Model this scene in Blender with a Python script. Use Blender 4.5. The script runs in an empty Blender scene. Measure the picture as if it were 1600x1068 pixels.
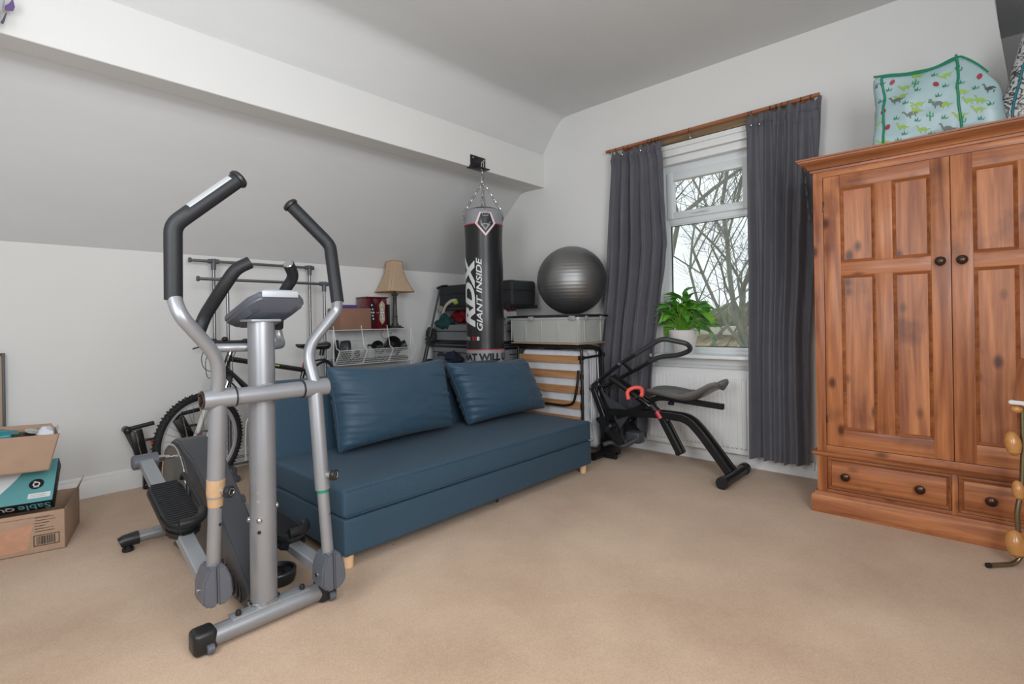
import bpy, bmesh, math, random
from mathutils import Vector, Matrix, noise
from mathutils.bvhtree import BVHTree
random.seed(7)
R = math.radians
scene = bpy.context.scene
C = scene.collection

# ---------------------------------------------------------------- camera
yaw, roll = R(42.6), R(-.95)
F = Vector((math.cos(yaw), math.sin(yaw), 0)); RT = Vector((math.sin(yaw), -math.cos(yaw), 0)); UP = Vector((0, 0, 1))
R2 = RT*math.cos(roll) + UP*math.sin(roll); U2 = -RT*math.sin(roll) + UP*math.cos(roll)
cd = bpy.data.cameras.new('camera'); cam = bpy.data.objects.new('camera', cd); C.objects.link(cam)
m = Matrix.Identity(4)
for i in range(3): m[i][0], m[i][1], m[i][2] = R2[i], U2[i], -F[i]
m.translation = (0, 0, 1.15)
cam.matrix_world = m
cd.sensor_width = 36; cd.lens = 797/1600*36; cd.shift_y = -34/1600; cd.clip_start = .05; cd.clip_end = 200
scene.camera = cam

# ---------------------------------------------------------------- light
w = bpy.data.worlds.new('overcast_sky'); scene.world = w; w.use_nodes = True
bg = w.node_tree.nodes['Background']; bg.inputs[0].default_value = (.93, .97, 1, 1); bg.inputs[1].default_value = .85
def area(name, loc, target, sx, sy, power, col=(1, 1, 1)):
    l = bpy.data.lights.new(name, 'AREA'); l.shape = 'RECTANGLE'; l.size = sx; l.size_y = sy; l.energy = power; l.color = col
    o = bpy.data.objects.new(name, l); C.objects.link(o); o.location = loc
    o.rotation_euler = (Vector(target)-Vector(loc)).to_track_quat('-Z', 'Y').to_euler()
    return o
area('fill_from_rear', (.6, -.92, 1.75), (1.4, 4.4, 1.6), 1.9, 1.5, 62, (.93, .965, 1))  # main fill light, added before the solid rear wall; no window there
area('fill_from_side', (-.82, 1.3, 1.7), (3, 3.2, 1.5), 1.5, 1.4, 34, (.93, .965, 1))  # second fill added to brighten the left; the side wall is unbroken
vs = scene.view_settings
vs.view_transform = 'Standard'; vs.look = 'None'; vs.gamma = 1; vs.use_curve_mapping = False; vs.exposure = 0.72

# ---------------------------------------------------------------- materials
def lin(c): return tuple(((v/255)/12.92 if v/255 <= .04045 else ((v/255+.055)/1.055)**2.4) for v in c)
MATS = {}
def mat(name, col, rough=.5, metal=0, bump=0, bscale=50, var=0, vscale=4, spec=.5, sheen=0, coat=0, stretch=(1, 1, 1), emit=None):
    if name in MATS: return MATS[name]
    mt = bpy.data.materials.new(name); mt.use_nodes = True; nt = mt.node_tree; N = nt.nodes; L = nt.links
    b = N['Principled BSDF']; c = (*lin(col), 1)
    b.inputs['Base Color'].default_value = c; b.inputs['Roughness'].default_value = rough; b.inputs['Metallic'].default_value = metal
    b.inputs['Specular IOR Level'].default_value = spec
    if sheen: b.inputs['Sheen Weight'].default_value = sheen
    if coat: b.inputs['Coat Weight'].default_value = coat; b.inputs['Coat Roughness'].default_value = .15
    tc = N.new('ShaderNodeTexCoord'); mp = N.new('ShaderNodeMapping'); mp.inputs['Scale'].default_value = stretch
    L.new(tc.outputs['Object'], mp.inputs[0])
    if bump:
        n = N.new('ShaderNodeTexNoise'); n.inputs['Scale'].default_value = bscale; n.inputs['Detail'].default_value = 4
        L.new(mp.outputs[0], n.inputs['Vector'])
        bp = N.new('ShaderNodeBump'); bp.inputs['Strength'].default_value = bump; bp.inputs['Distance'].default_value = .01
        L.new(n.outputs['Fac'], bp.inputs['Height']); L.new(bp.outputs[0], b.inputs['Normal'])
    if var:
        n2 = N.new('ShaderNodeTexNoise'); n2.inputs['Scale'].default_value = vscale; n2.inputs['Detail'].default_value = 5
        L.new(mp.outputs[0], n2.inputs['Vector'])
        rp = N.new('ShaderNodeValToRGB')
        rp.color_ramp.elements[0].position = .3; rp.color_ramp.elements[1].position = .7
        rp.color_ramp.elements[0].color = (*[v*(1-var) for v in c[:3]], 1); rp.color_ramp.elements[1].color = (*[min(1, v*(1+var)) for v in c[:3]], 1)
        L.new(n2.outputs['Fac'], rp.inputs[0]); L.new(rp.outputs[0], b.inputs['Base Color'])
    if emit: b.inputs['Emission Color'].default_value = (*emit, 1); b.inputs['Emission Strength'].default_value = 1
    MATS[name] = mt; return mt
def wood(name, base, dark, axis, scale=1.0, knots=True, rough=.42, coat=.12, spread=.8):
    if name in MATS: return MATS[name]
    mt = bpy.data.materials.new(name); mt.use_nodes = True; nt = mt.node_tree; N = nt.nodes; L = nt.links
    b = N['Principled BSDF']; b.inputs['Roughness'].default_value = rough; b.inputs['Coat Weight'].default_value = coat; b.inputs['Coat Roughness'].default_value = .25
    tc = N.new('ShaderNodeTexCoord'); mp = N.new('ShaderNodeMapping')
    s = [9*scale]*3; s[axis] = .55*scale; mp.inputs['Scale'].default_value = s
    oi = N.new('ShaderNodeObjectInfo'); add = N.new('ShaderNodeVectorMath'); add.operation = 'ADD'
    mulr = N.new('ShaderNodeVectorMath'); mulr.operation = 'SCALE'; mulr.inputs['Scale'].default_value = 7.3
    cx = N.new('ShaderNodeCombineXYZ'); L.new(oi.outputs['Random'], cx.inputs[0]); L.new(oi.outputs['Random'], cx.inputs[1]); L.new(oi.outputs['Random'], cx.inputs[2])
    L.new(cx.outputs[0], mulr.inputs[0]); L.new(tc.outputs['Object'], add.inputs[0]); L.new(mulr.outputs[0], add.inputs[1]); L.new(add.outputs[0], mp.inputs[0])
    n = N.new('ShaderNodeTexNoise'); n.inputs['Scale'].default_value = 1.6; n.inputs['Detail'].default_value = 7; n.inputs['Distortion'].default_value = 1.2
    L.new(mp.outputs[0], n.inputs['Vector'])
    rp = N.new('ShaderNodeValToRGB'); rp.color_ramp.elements[0].position = .5-.2*spread; rp.color_ramp.elements[1].position = .5+.2*spread
    rp.color_ramp.elements[0].color = (*lin(dark), 1); rp.color_ramp.elements[1].color = (*lin(base), 1)
    L.new(n.outputs['Fac'], rp.inputs[0])
    fine = N.new('ShaderNodeTexNoise'); fine.inputs['Scale'].default_value = 9; fine.inputs['Detail'].default_value = 3; L.new(mp.outputs[0], fine.inputs['Vector'])
    mx = N.new('ShaderNodeMixRGB'); mx.blend_type = 'MULTIPLY'; mx.inputs[0].default_value = .45
    fr = N.new('ShaderNodeValToRGB'); fr.color_ramp.elements[0].position = .35; fr.color_ramp.elements[0].color = (.62, .55, .5, 1); fr.color_ramp.elements[1].position = .6
    L.new(fine.outputs['Fac'], fr.inputs[0]); L.new(rp.outputs[0], mx.inputs[1]); L.new(fr.outputs[0], mx.inputs[2])
    out = mx.outputs[0]
    if knots:
        mk = N.new('ShaderNodeMapping'); s2 = [7.5]*3; s2[axis] = 4.2; mk.inputs['Scale'].default_value = s2; L.new(add.outputs[0], mk.inputs[0])
        v = N.new('ShaderNodeTexVoronoi'); v.inputs['Scale'].default_value = 1; v.inputs['Randomness'].default_value = 1; L.new(mk.outputs[0], v.inputs['Vector'])
        kr = N.new('ShaderNodeValToRGB'); kr.color_ramp.elements[0].position = .07; kr.color_ramp.elements[0].color = (.16, .09, .06, 1)
        kr.color_ramp.elements[1].position = .19; kr.color_ramp.elements[1].color = (1, 1, 1, 1)
        L.new(v.outputs['Distance'], kr.inputs[0])
        m2 = N.new('ShaderNodeMixRGB'); m2.blend_type = 'MULTIPLY'; m2.inputs[0].default_value = .9
        L.new(out, m2.inputs[1]); L.new(kr.outputs[0], m2.inputs[2]); out = m2.outputs[0]
        st_ = N.new('ShaderNodeTexNoise'); st_.inputs['Scale'].default_value = 5; st_.inputs['Detail'].default_value = 3; L.new(add.outputs[0], st_.inputs['Vector'])
        sr = N.new('ShaderNodeValToRGB'); sr.color_ramp.elements[0].position = .26; sr.color_ramp.elements[0].color = (.5, .42, .4, 1); sr.color_ramp.elements[1].position = .42; sr.color_ramp.elements[1].color = (1, 1, 1, 1)
        L.new(st_.outputs['Fac'], sr.inputs[0]); m3 = N.new('ShaderNodeMixRGB'); m3.blend_type = 'MULTIPLY'; m3.inputs[0].default_value = .8
        L.new(out, m3.inputs[1]); L.new(sr.outputs[0], m3.inputs[2]); out = m3.outputs[0]
    L.new(out, b.inputs['Base Color'])
    bp = N.new('ShaderNodeBump'); bp.inputs['Strength'].default_value = .12; bp.inputs['Distance'].default_value = .004
    L.new(fine.outputs['Fac'], bp.inputs['Height']); L.new(bp.outputs[0], b.inputs['Normal'])
    MATS[name] = mt; return mt
def glassy(name, col, trans, rough=.05, gloss=.08):
    mt = bpy.data.materials.new(name); mt.use_nodes = True; nt = mt.node_tree; N = nt.nodes; L = nt.links
    for n in list(N):
        if n.type != 'OUTPUT_MATERIAL': N.remove(n)
    o = [n for n in N if n.type == 'OUTPUT_MATERIAL'][0]
    t = N.new('ShaderNodeBsdfTransparent'); t.inputs[0].default_value = (*lin(col), 1)
    g = N.new('ShaderNodeBsdfGlossy'); g.inputs['Roughness'].default_value = rough
    d = N.new('ShaderNodeBsdfDiffuse'); d.inputs[0].default_value = (*lin(col), 1)
    m1 = N.new('ShaderNodeMixShader'); m1.inputs[0].default_value = trans; L.new(d.outputs[0], m1.inputs[1]); L.new(t.outputs[0], m1.inputs[2])
    m2 = N.new('ShaderNodeMixShader'); m2.inputs[0].default_value = gloss; L.new(m1.outputs[0], m2.inputs[1]); L.new(g.outputs[0], m2.inputs[2])
    L.new(m2.outputs[0], o.inputs[0]); MATS[name] = mt; return mt

M_wall = mat('wall_paint', (226, 226, 224), .75, bump=.10, bscale=14, var=.012, vscale=2, spec=.2)
M_ceil = mat('ceiling_paint', (216, 217, 217), .8, bump=.12, bscale=10, var=.015, vscale=2, spec=.2, stretch=(1, 3, 1))
M_gloss = mat('white_gloss_paint', (232, 233, 232), .3, spec=.5)
M_upvc = mat('white_window_plastic', (222, 226, 228), .3)
M_blue = mat('navy_woven_fabric', (48, 74, 92), .62, bump=.35, bscale=420, var=.18, vscale=260, sheen=.05, spec=.4)
M_bluec = mat('navy_cushion_fabric', (50, 77, 96), .48, bump=.15, bscale=420, var=.12, vscale=240, sheen=.08, spec=.4)
M_birch = mat('pale_birch', (226, 188, 146), .5, var=.08, vscale=20, stretch=(1, 1, .1))
M_curt = mat('charcoal_curtain_cloth', (98, 98, 105), .85, bump=.2, bscale=300, var=.06, vscale=6, sheen=.15, spec=.15)
M_sil = mat('silver_painted_steel', (150, 152, 156), .38, metal=.55, var=.04, vscale=8)
M_sil2 = mat('light_grey_painted_steel', (148, 151, 155), .45, metal=.35)
M_chrome = mat('chrome', (205, 205, 205), .15, metal=1)
M_steel = mat('dull_steel', (140, 141, 144), .36, metal=.9)
M_foam = mat('black_foam_grip', (33, 34, 37), .5, bump=.1, bscale=300, spec=.35)
M_blk = mat('black_plastic', (28, 29, 31), .4)
M_blkm = mat('black_painted_metal', (22, 22, 24), .35, spec=.5)
M_blkmatt = mat('matt_black_rubber', (30, 30, 32), .75, bump=.2, bscale=120)
M_char = mat('charcoal_plastic', (62, 64, 69), .42)
M_gplast = mat('slate_grey_plastic', (86, 89, 97), .38)
M_card = mat('brown_cardboard', (170, 142, 120), .85, bump=.15, bscale=40, var=.07, vscale=9)
M_card2 = mat('reddish_cardboard', (142, 106, 88), .85, var=.05, vscale=12)
M_tape = mat('packing_tape', (190, 144, 118), .3, var=.08, vscale=30)
M_masktape = mat('beige_masking_tape', (178, 146, 112), .6, bump=.2, bscale=80)
M_pineV = wood('pine_upright_grain', (198, 128, 80), (142, 80, 46), 2)
M_pineH = wood('pine_horizontal_grain', (198, 128, 80), (144, 82, 48), 1)
M_pineM = wood('pine_moulding', (178, 112, 68), (134, 78, 46), 1, knots=False)
M_pineMV = wood('pine_moulding_upright', (170, 104, 62), (126, 72, 42), 2, knots=False)
M_slat = wood('plywood_slat', (190, 144, 100), (160, 112, 74), 1, knots=False, rough=.55, coat=0)
M_rod = wood('stained_curtain_pole', (176, 112, 70), (128, 72, 44), 1, knots=False)
M_bronze = mat('dark_bronze', (74, 56, 46), .28, metal=.8)
M_wire = mat('white_coated_wire', (224, 224, 224), .4)
M_bag = mat('punch_bag_vinyl', (32, 33, 36), .33, bump=.06, bscale=30, spec=.5)
M_bagsil = mat('silver_grey_vinyl', (146, 148, 152), .45, var=.05, vscale=30)
M_white = mat('white_print', (214, 216, 218), .5)
M_red = mat('red_print', (196, 40, 48), .5)
M_ink = mat('black_print', (24, 25, 28), .5)
M_lgrey = mat('grey_print', (150, 152, 154), .5)
M_ball = mat('grey_ball_vinyl', (140, 140, 140), .46, metal=.9, spec=.6)
M_coral = mat('coral_foam', (244, 96, 82), .5)
M_plast_red = mat('clear_red_plastic', (184, 60, 70), .2)
M_leaf = mat('leaf_green', (76, 140, 48), .35, var=.35, vscale=9, spec=.5)
M_leafl = mat('leaf_light_green', (112, 168, 56), .4, var=.2, vscale=9)
M_pot = mat('white_ceramic', (226, 222, 220), .35)
M_soil = mat('soil', (60, 45, 36), .95, bump=.5, bscale=90)
M_orange = mat('orange_rubber', (226, 88, 48), .5)
M_matt = mat('quilted_mattress_cloth', (208, 210, 214), .9, bump=.35, bscale=26, var=.05, vscale=12)
M_navy = mat('dark_navy_cloth', (30, 38, 58), .85, bump=.3, bscale=60)
M_teal = mat('teal_cloth', (18, 66, 68), .8, bump=.3, bscale=60)
M_redc = mat('red_cloth', (140, 24, 36), .8, bump=.3, bscale=60)
M_gcloth = mat('grey_suitcase_cloth', (128, 130, 134), .8, bump=.15, bscale=200, var=.05, vscale=8)
M_bcloth = mat('black_suitcase_cloth', (44, 46, 50), .7, bump=.2, bscale=220)
M_purple = mat('purple_card', (82, 66, 128), .5)
M_shade = mat('tan_lamp_shade', (242, 216, 186), .85, bump=.15, bscale=200, var=.04, vscale=40)
M_bronze2 = mat('weathered_bronze_lamp', (84, 84, 80), .5, metal=.4, bump=.5, bscale=60)
M_maroon = mat('maroon_lacquer', (92, 18, 30), .2, coat=.5, var=.25, vscale=14)
M_etched = mat('etched_glass', (176, 172, 150), .25, var=.25, vscale=90)
M_pvc = mat('pale_blue_pvc', (158, 184, 188), .33, bump=.5, bscale=6, var=.06, vscale=5, spec=.6)
M_green = mat('green_piping', (18, 124, 92), .5)
M_dgrn = mat('cactus_green_print', (52, 140, 84), .5)
M_lime = mat('lime_print', (142, 178, 70), .5)
M_dred = mat('dark_red_print', (150, 44, 56), .5)
M_dgry = mat('dinosaur_grey_print', (100, 112, 108), .5)
M_oakb = mat('varnished_wood_knob', (196, 138, 78), .25, var=.12, vscale=20, coat=.5)
M_brass = mat('antique_brass', (142, 134, 106), .28, metal=.9)
M_glass = glassy('window_glass', (246, 250, 250), .96, .0, .04)
M_boxp = glassy('translucent_box_plastic', (222, 224, 220), .5, .25, .08)
M_bark = mat('grey_green_bark', (112, 112, 98), .9, bump=.5, bscale=12, var=.25, vscale=5)  # bark tone lightened to stand in for outdoor haze
M_twig = mat('twig_bark', (96, 92, 84), .9)
M_grass = mat('leaf_strewn_lawn', (176, 158, 124), .95, var=.4, vscale=2.5, bump=.5, bscale=8)
M_hedge = mat('winter_hedge', (120, 122, 92), .95, var=.5, vscale=3, bump=.8, bscale=9)
M_stone = mat('pale_stone', (180, 176, 164), .9, var=.15, vscale=3)

def carpet_mat():
    mt = bpy.data.materials.new('beige_carpet'); mt.use_nodes = True; nt = mt.node_tree; N = nt.nodes; L = nt.links
    b = N['Principled BSDF']; b.inputs['Roughness'].default_value = .95; b.inputs['Specular IOR Level'].default_value = .1; b.inputs['Sheen Weight'].default_value = .2
    tc = N.new('ShaderNodeTexCoord')
    n1 = N.new('ShaderNodeTexNoise'); n1.inputs['Scale'].default_value = 1.3; n1.inputs['Detail'].default_value = 6; n1.inputs['Roughness'].default_value = .6
    n2 = N.new('ShaderNodeTexNoise'); n2.inputs['Scale'].default_value = 160; n2.inputs['Detail'].default_value = 3
    v = N.new('ShaderNodeTexVoronoi'); v.inputs['Scale'].default_value = 2.2
    for t in (n1, n2, v): L.new(tc.outputs['Object'], t.inputs['Vector'])
    rp = N.new('ShaderNodeValToRGB'); rp.color_ramp.elements[0].position = .3; rp.color_ramp.elements[1].position = .65
    rp.color_ramp.elements[0].color = (*lin((184, 155, 130)), 1); rp.color_ramp.elements[1].color = (*lin((209, 182, 157)), 1)
    L.new(n1.outputs['Fac'], rp.inputs[0])
    r2 = N.new('ShaderNodeValToRGB'); r2.color_ramp.elements[0].position = .3; r2.color_ramp.elements[1].position = .7
    r2.color_ramp.elements[0].color = (.84, .83, .82, 1); r2.color_ramp.elements[1].color = (1, 1, 1, 1)
    L.new(n2.outputs['Fac'], r2.inputs[0])
    mx = N.new('ShaderNodeMixRGB'); mx.blend_type = 'MULTIPLY'; mx.inputs[0].default_value = 1; L.new(rp.outputs[0], mx.inputs[1]); L.new(r2.outputs[0], mx.inputs[2])
    r3 = N.new('ShaderNodeValToRGB'); r3.color_ramp.elements[0].position = .012; r3.color_ramp.elements[0].color = (.45, .4, .36, 1); r3.color_ramp.elements[1].position = .02
    r3.color_ramp.elements[1].color = (1, 1, 1, 1)
    L.new(v.outputs['Distance'], r3.inputs[0])
    m2 = N.new('ShaderNodeMixRGB'); m2.blend_type = 'MULTIPLY'; m2.inputs[0].default_value = .8; L.new(mx.outputs[0], m2.inputs[1]); L.new(r3.outputs[0], m2.inputs[2])
    L.new(m2.outputs[0], b.inputs['Base Color'])
    bp = N.new('ShaderNodeBump'); bp.inputs['Strength'].default_value = .5; bp.inputs['Distance'].default_value = .004
    L.new(n2.outputs['Fac'], bp.inputs['Height']); L.new(bp.outputs[0], b.inputs['Normal'])
    return mt
M_carpet = carpet_mat()

# ---------------------------------------------------------------- mesh helpers
def V(*a): return Vector(a)
def new(): return bmesh.new()
def merge(bm, other):
    me = bpy.data.meshes.new('t'); other.to_mesh(me); bm.from_mesh(me); bpy.data.meshes.remove(me); other.free()
def bx(bm, lo, hi, bev=0, seg=2, rot=None):
    t = bmesh.new(); bmesh.ops.create_cube(t, size=1)
    lo, hi = Vector(lo), Vector(hi); c = (lo+hi)/2; s = hi-lo
    for v in t.verts: v.co = Vector((v.co.x*s.x, v.co.y*s.y, v.co.z*s.z))
    if bev: bmesh.ops.bevel(t, geom=t.edges[:], offset=min(bev, min(s)*.49), segments=seg, affect='EDGES', profile=.5)
    mt = Matrix.Translation(c) @ (rot.to_4x4() if rot else Matrix.Identity(4))
    bmesh.ops.transform(t, matrix=mt, verts=t.verts[:])
    merge(bm, t); return bm
def box(lo, hi, bev=0, seg=2): return bx(new(), lo, hi, bev, seg)
def fillet(pts, rad, n=6):
    pts = [Vector(p) for p in pts]; out = [pts[0]]
    for i in range(1, len(pts)-1):
        a, b, c = pts[i-1], pts[i], pts[i+1]; r = rad[i] if isinstance(rad, (list, tuple)) else rad
        d1, d2 = (a-b), (c-b); l = min(r, d1.length*.48, d2.length*.48)
        p, q = b+d1.normalized()*l, b+d2.normalized()*l
        for k in range(n+1):
            t = k/n; out.append(p*(1-t)**2 + b*2*t*(1-t) + q*t*t)
    out.append(pts[-1]); return out
def tube(bm, pts, r, seg=12, fil=0, closed=False, cap=True, rx=None, ref=None):
    """round (or elliptical, rx) tube along a path; r may be a list"""
    P = fillet(pts, fil) if fil else [Vector(p) for p in pts]
    n = len(P); rs = r if isinstance(r, (list, tuple)) else [r]*n
    if len(rs) != n: rs = [rs[0]+(rs[-1]-rs[0])*i/(n-1) for i in range(n)]
    T = []
    for i in range(n):
        if closed: d = P[(i+1) % n]-P[i-1]
        else: d = P[min(i+1, n-1)]-P[max(i-1, 0)]
        T.append(d.normalized() if d.length > 1e-9 else Vector((0, 0, 1)))
    up = Vector(ref) if ref else (Vector((0, 0, 1)) if abs(T[0].z) < .9 else Vector((1, 0, 0)))
    nrm = (up - T[0]*up.dot(T[0])).normalized(); rings = []
    for i in range(n):
        if i: nrm = (nrm - T[i]*nrm.dot(T[i])).normalized()
        bn = T[i].cross(nrm); a = rs[i]; b = rs[i]*(rx if rx else 1)
        rings.append([bm.verts.new(P[i]+nrm*math.cos(2*math.pi*k/seg)*a+bn*math.sin(2*math.pi*k/seg)*b) for k in range(seg)])
    m = n if closed else n-1
    for i in range(m):
        A, B = rings[i], rings[(i+1) % n]
        for k in range(seg): bm.faces.new((A[k], A[(k+1) % seg], B[(k+1) % seg], B[k]))
    if cap and not closed: bm.faces.new(rings[0][::-1]); bm.faces.new(rings[-1])
    return bm
def T1(pts, r, **k): return tube(new(), pts, r, **k)
def rtube(bm, pts, w, h, fil=0, ref=(0, 0, 1)):
    """square section tube; w across, h along ref"""
    P = fillet(pts, fil) if fil else [Vector(p) for p in pts]; n = len(P); rings = []
    for i in range(n):
        t = (P[min(i+1, n-1)]-P[max(i-1, 0)]).normalized(); u = Vector(ref); u = (u-t*u.dot(t)).normalized(); s = t.cross(u)
        e = min(w, h)*.12; pr = []
        for sx, sy in ((1, 1), (-1, 1), (-1, -1), (1, -1)):
            a = P[i]+s*(sx*w/2)+u*(sy*(h/2-e)); b = P[i]+s*(sx*(w/2-e))+u*(sy*h/2)
            pr += [a, b] if sx*sy > 0 else [b, a]
        rings.append([bm.verts.new(p) for p in pr])
    for A, B in zip(rings, rings[1:]):
        for k in range(8): bm.faces.new((A[k], A[(k+1) % 8], B[(k+1) % 8], B[k]))
    bm.faces.new(rings[0][::-1]); bm.faces.new(rings[-1]); return bm
def lathe(bm, prof, origin, axis=(0, 0, 1), seg=24, cap=True):
    ax = Vector(axis).normalized(); q = Vector((0, 0, 1)).rotation_difference(ax); o = Vector(origin); rings = []
    for r, h in prof: rings.append([bm.verts.new(o+q @ Vector((r*math.cos(2*math.pi*k/seg), r*math.sin(2*math.pi*k/seg), h))) for k in range(seg)])
    for A, B in zip(rings, rings[1:]):
        for k in range(seg): bm.faces.new((A[k], A[(k+1) % seg], B[(k+1) % seg], B[k]))
    if cap: bm.faces.new(rings[0][::-1]); bm.faces.new(rings[-1])
    return bm
def prism(bm, pts, off, bev=0):
    t = bmesh.new(); a = [t.verts.new(p) for p in pts]; f = t.faces.new(a)
    r = bmesh.ops.extrude_face_region(t, geom=[f]); vs_ = [g for g in r['geom'] if isinstance(g, bmesh.types.BMVert)]
    bmesh.ops.translate(t, verts=vs_, vec=off); bmesh.ops.recalc_face_normals(t, faces=t.faces[:])
    if bev: bmesh.ops.bevel(t, geom=t.edges[:], offset=bev, segments=2, affect='EDGES')
    merge(bm, t); return bm
def sph(bm, c, r, sc=(1, 1, 1), u=20, v=12):
    t = bmesh.new(); bmesh.ops.create_uvsphere(t, u_segments=u, v_segments=v, radius=r)
    for p in t.verts: p.co = Vector((p.co.x*sc[0], p.co.y*sc[1], p.co.z*sc[2]))+Vector(c)
    merge(bm, t); return bm
def lump(bm, amp, freq, seed=0.0):
    bm.normal_update()
    for v in bm.verts: v.co += v.normal*amp*noise.noise(v.co*freq+Vector((seed, seed*2, seed*3)))
    return bm
def soft_box(lo, hi, bev, cuts=6, amp=.01, freq=6, seed=0):
    t = box(lo, hi, bev, 3); bmesh.ops.subdivide_edges(t, edges=[e for e in t.edges if e.calc_length() > bev*2.5], cuts=cuts, use_grid_fill=True)
    return lump(t, amp, freq, seed)

W = {}
def obj(name, bm, m_, parent=None, label=None, cat=None, group=None, kind=None, ang=38, local=False):
    me = bpy.data.meshes.new(name)
    if parent is not None: M = W[parent]
    elif not local:
        xs = [v.co for v in bm.verts]; lo = Vector([min(c[i] for c in xs) for i in range(3)]); hi = Vector([max(c[i] for c in xs) for i in range(3)])
        M = Matrix.Translation(((lo.x+hi.x)/2, (lo.y+hi.y)/2, lo.z))
    else: M = Matrix.Identity(4)
    if not local: bmesh.ops.transform(bm, matrix=M.inverted(), verts=bm.verts[:])
    bmesh.ops.recalc_face_normals(bm, faces=bm.faces[:])
    for f in bm.faces: f.smooth = True
    ca = R(ang)
    for e in bm.edges:
        if len(e.link_faces) == 2 and e.calc_face_angle(0) > ca: e.smooth = False
    bm.to_mesh(me); bm.free(); me.materials.append(m_)
    o = bpy.data.objects.new(name, me); C.objects.link(o)
    if parent is not None: o.parent = parent
    else: o.matrix_world = M
    W[o] = M
    if label: o['label'] = label
    if cat: o['category'] = cat
    if group: o['group'] = group
    if kind: o['kind'] = kind
    return o
def thing(name, label, cat, loc=(0, 0, 0), rz=0, group=None, rot=None):
    o = bpy.data.objects.new(name, None); C.objects.link(o); o.empty_display_size = .1
    M = Matrix.Translation(loc) @ (rot if rot else Matrix.Rotation(rz, 4, 'Z')); o.matrix_world = M; W[o] = M
    o['label'] = label; o['category'] = cat
    if group: o['group'] = group
    return o
def struct(name, bm, m_, parent=None, **k): return obj(name, bm, m_, parent, kind='structure' if parent is None else None, **k)
def inst(name, src, parent, M):
    """another piece sharing mesh data; M in parent space"""
    o = bpy.data.objects.new(name, src.data); C.objects.link(o); o.parent = parent; o.matrix_local = M; W[o] = W[parent] @ M; return o
def dup(root, loc=None, label=None):
    r = root.copy(); C.objects.link(r)
    if loc is not None: r.location = loc
    if label: r['label'] = label
    W[r] = Matrix.Translation(r.location) @ r.rotation_euler.to_matrix().to_4x4()
    for ch in list(root.children):
        c = ch.copy(); C.objects.link(c); c.parent = r; W[c] = W[r]
        for g in ch.children:
            d = g.copy(); C.objects.link(d); d.parent = c
    return r
def text_mesh(s, bold=.02, shear=0.0, cuts=10):
    cu = bpy.data.curves.new('t', 'FONT'); cu.body = s; cu.offset = bold; cu.shear = shear; cu.resolution_u = 3; cu.size = 1
    o = bpy.data.objects.new('t', cu); C.objects.link(o); bpy.context.view_layer.update()
    me = bpy.data.meshes.new_from_object(o); bm = new(); bm.from_mesh(me); bpy.data.objects.remove(o); bpy.data.curves.remove(cu); bpy.data.meshes.remove(me)
    x0, x1 = min(v.co.x for v in bm.verts), max(v.co.x for v in bm.verts); y0, y1 = min(v.co.y for v in bm.verts), max(v.co.y for v in bm.verts)
    for v in bm.verts: v.co = Vector(((v.co.x-x0)/(x1-x0), (v.co.y-y0)/(y1-y0), 0))
    if cuts:
        for ax in (0, 1):
            for k in range(1, cuts):
                co = [0, 0, 0]; co[ax] = k/cuts; no = [0, 0, 0]; no[ax] = 1
                bmesh.ops.bisect_plane(bm, geom=bm.verts[:]+bm.edges[:]+bm.faces[:], plane_co=co, plane_no=no)
    return bm
def flat_text(s, o, du, dv, **k):
    """text filling the parallelogram o, du, dv"""
    bm = text_mesh(s, cuts=0, **k); o, du, dv = Vector(o), Vector(du), Vector(dv)
    for v in bm.verts: v.co = o+du*v.co.x+dv*v.co.y
    return bm
def grid(bm, fn, nu, nv):
    g = [[bm.verts.new(fn(i/nu, j/nv)) for j in range(nv+1)] for i in range(nu+1)]
    for i in range(nu):
        for j in range(nv): bm.faces.new((g[i][j], g[i+1][j], g[i+1][j+1], g[i][j+1]))
    return g

# ================================================================ THE ROOM
XW, YK, X0, Y0, ZC = 4.085, 4.465, -.9, -1.0, 3.15
struct('floor', box((X0-.1, Y0-.1, -.06), (5.3, YK+.1, 0)), M_carpet)
def yz_prism(pts, x0, x1): return prism(new(), [V(x0, y, z) for y, z in pts], V(x1-x0, 0, 0))
cp = [V(0, 3.30, 2.825), V(0, 3.23, 2.915), V(0, 3.15, 3.02), V(0, 3.045, ZC-.004), V(0, 2.70, ZC+.004), V(0, 1.0, ZC), V(0, Y0-.1, ZC)]
cp = [(p.y, p.z) for p in fillet(cp, [0, .05, .06, .16, .2, 0, 0], 8)]
struct('ceiling', yz_prism(cp+[(Y0-.1, ZC+.14), (3.42, ZC+.14), (3.42, 2.825)], X0-.1, 5.3), M_ceil, ang=50)
struct('trim_1', yz_prism([(3.272, 2.502), (3.276, 2.498), (3.45, 2.5), (3.45, 2.83), (3.29, 2.832), (3.276, 2.828)], X0-.1, XW), M_wall)
slope = [(3.42, 2.502), (3.55, 2.50), (3.60, 2.485), (3.66, 2.435), (3.88, 2.235), (4.47, 1.69), (4.56, 1.69), (4.56, 2.7), (3.42, 2.7)]
sl = yz_prism(slope, X0-.1, XW)
struct('ceiling', sl, M_ceil)
struct('wall_left', box((X0-.1, YK, 0), (XW+.25, YK+.1, 1.70)), M_wall)
wb = new()
OY0, OY1, OZ0, OZ1 = 1.25, 2.015, .84, 2.50
bx(wb, (XW, OY1, -.02), (XW+.25, YK+.1, ZC+.1)); bx(wb, (XW, OY0, -.02), (XW+.25, OY1, OZ0)); bx(wb, (XW, OY0, OZ1), (XW+.25, OY1, ZC+.1))
prism(wb, [V(XW, OY0, -.02), V(XW, OY0, ZC+.1), V(XW, -.045, ZC+.1), V(XW, -.41, -.02)], V(.25, 0, 0))
struct('wall_window', wb, M_wall)
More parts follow.
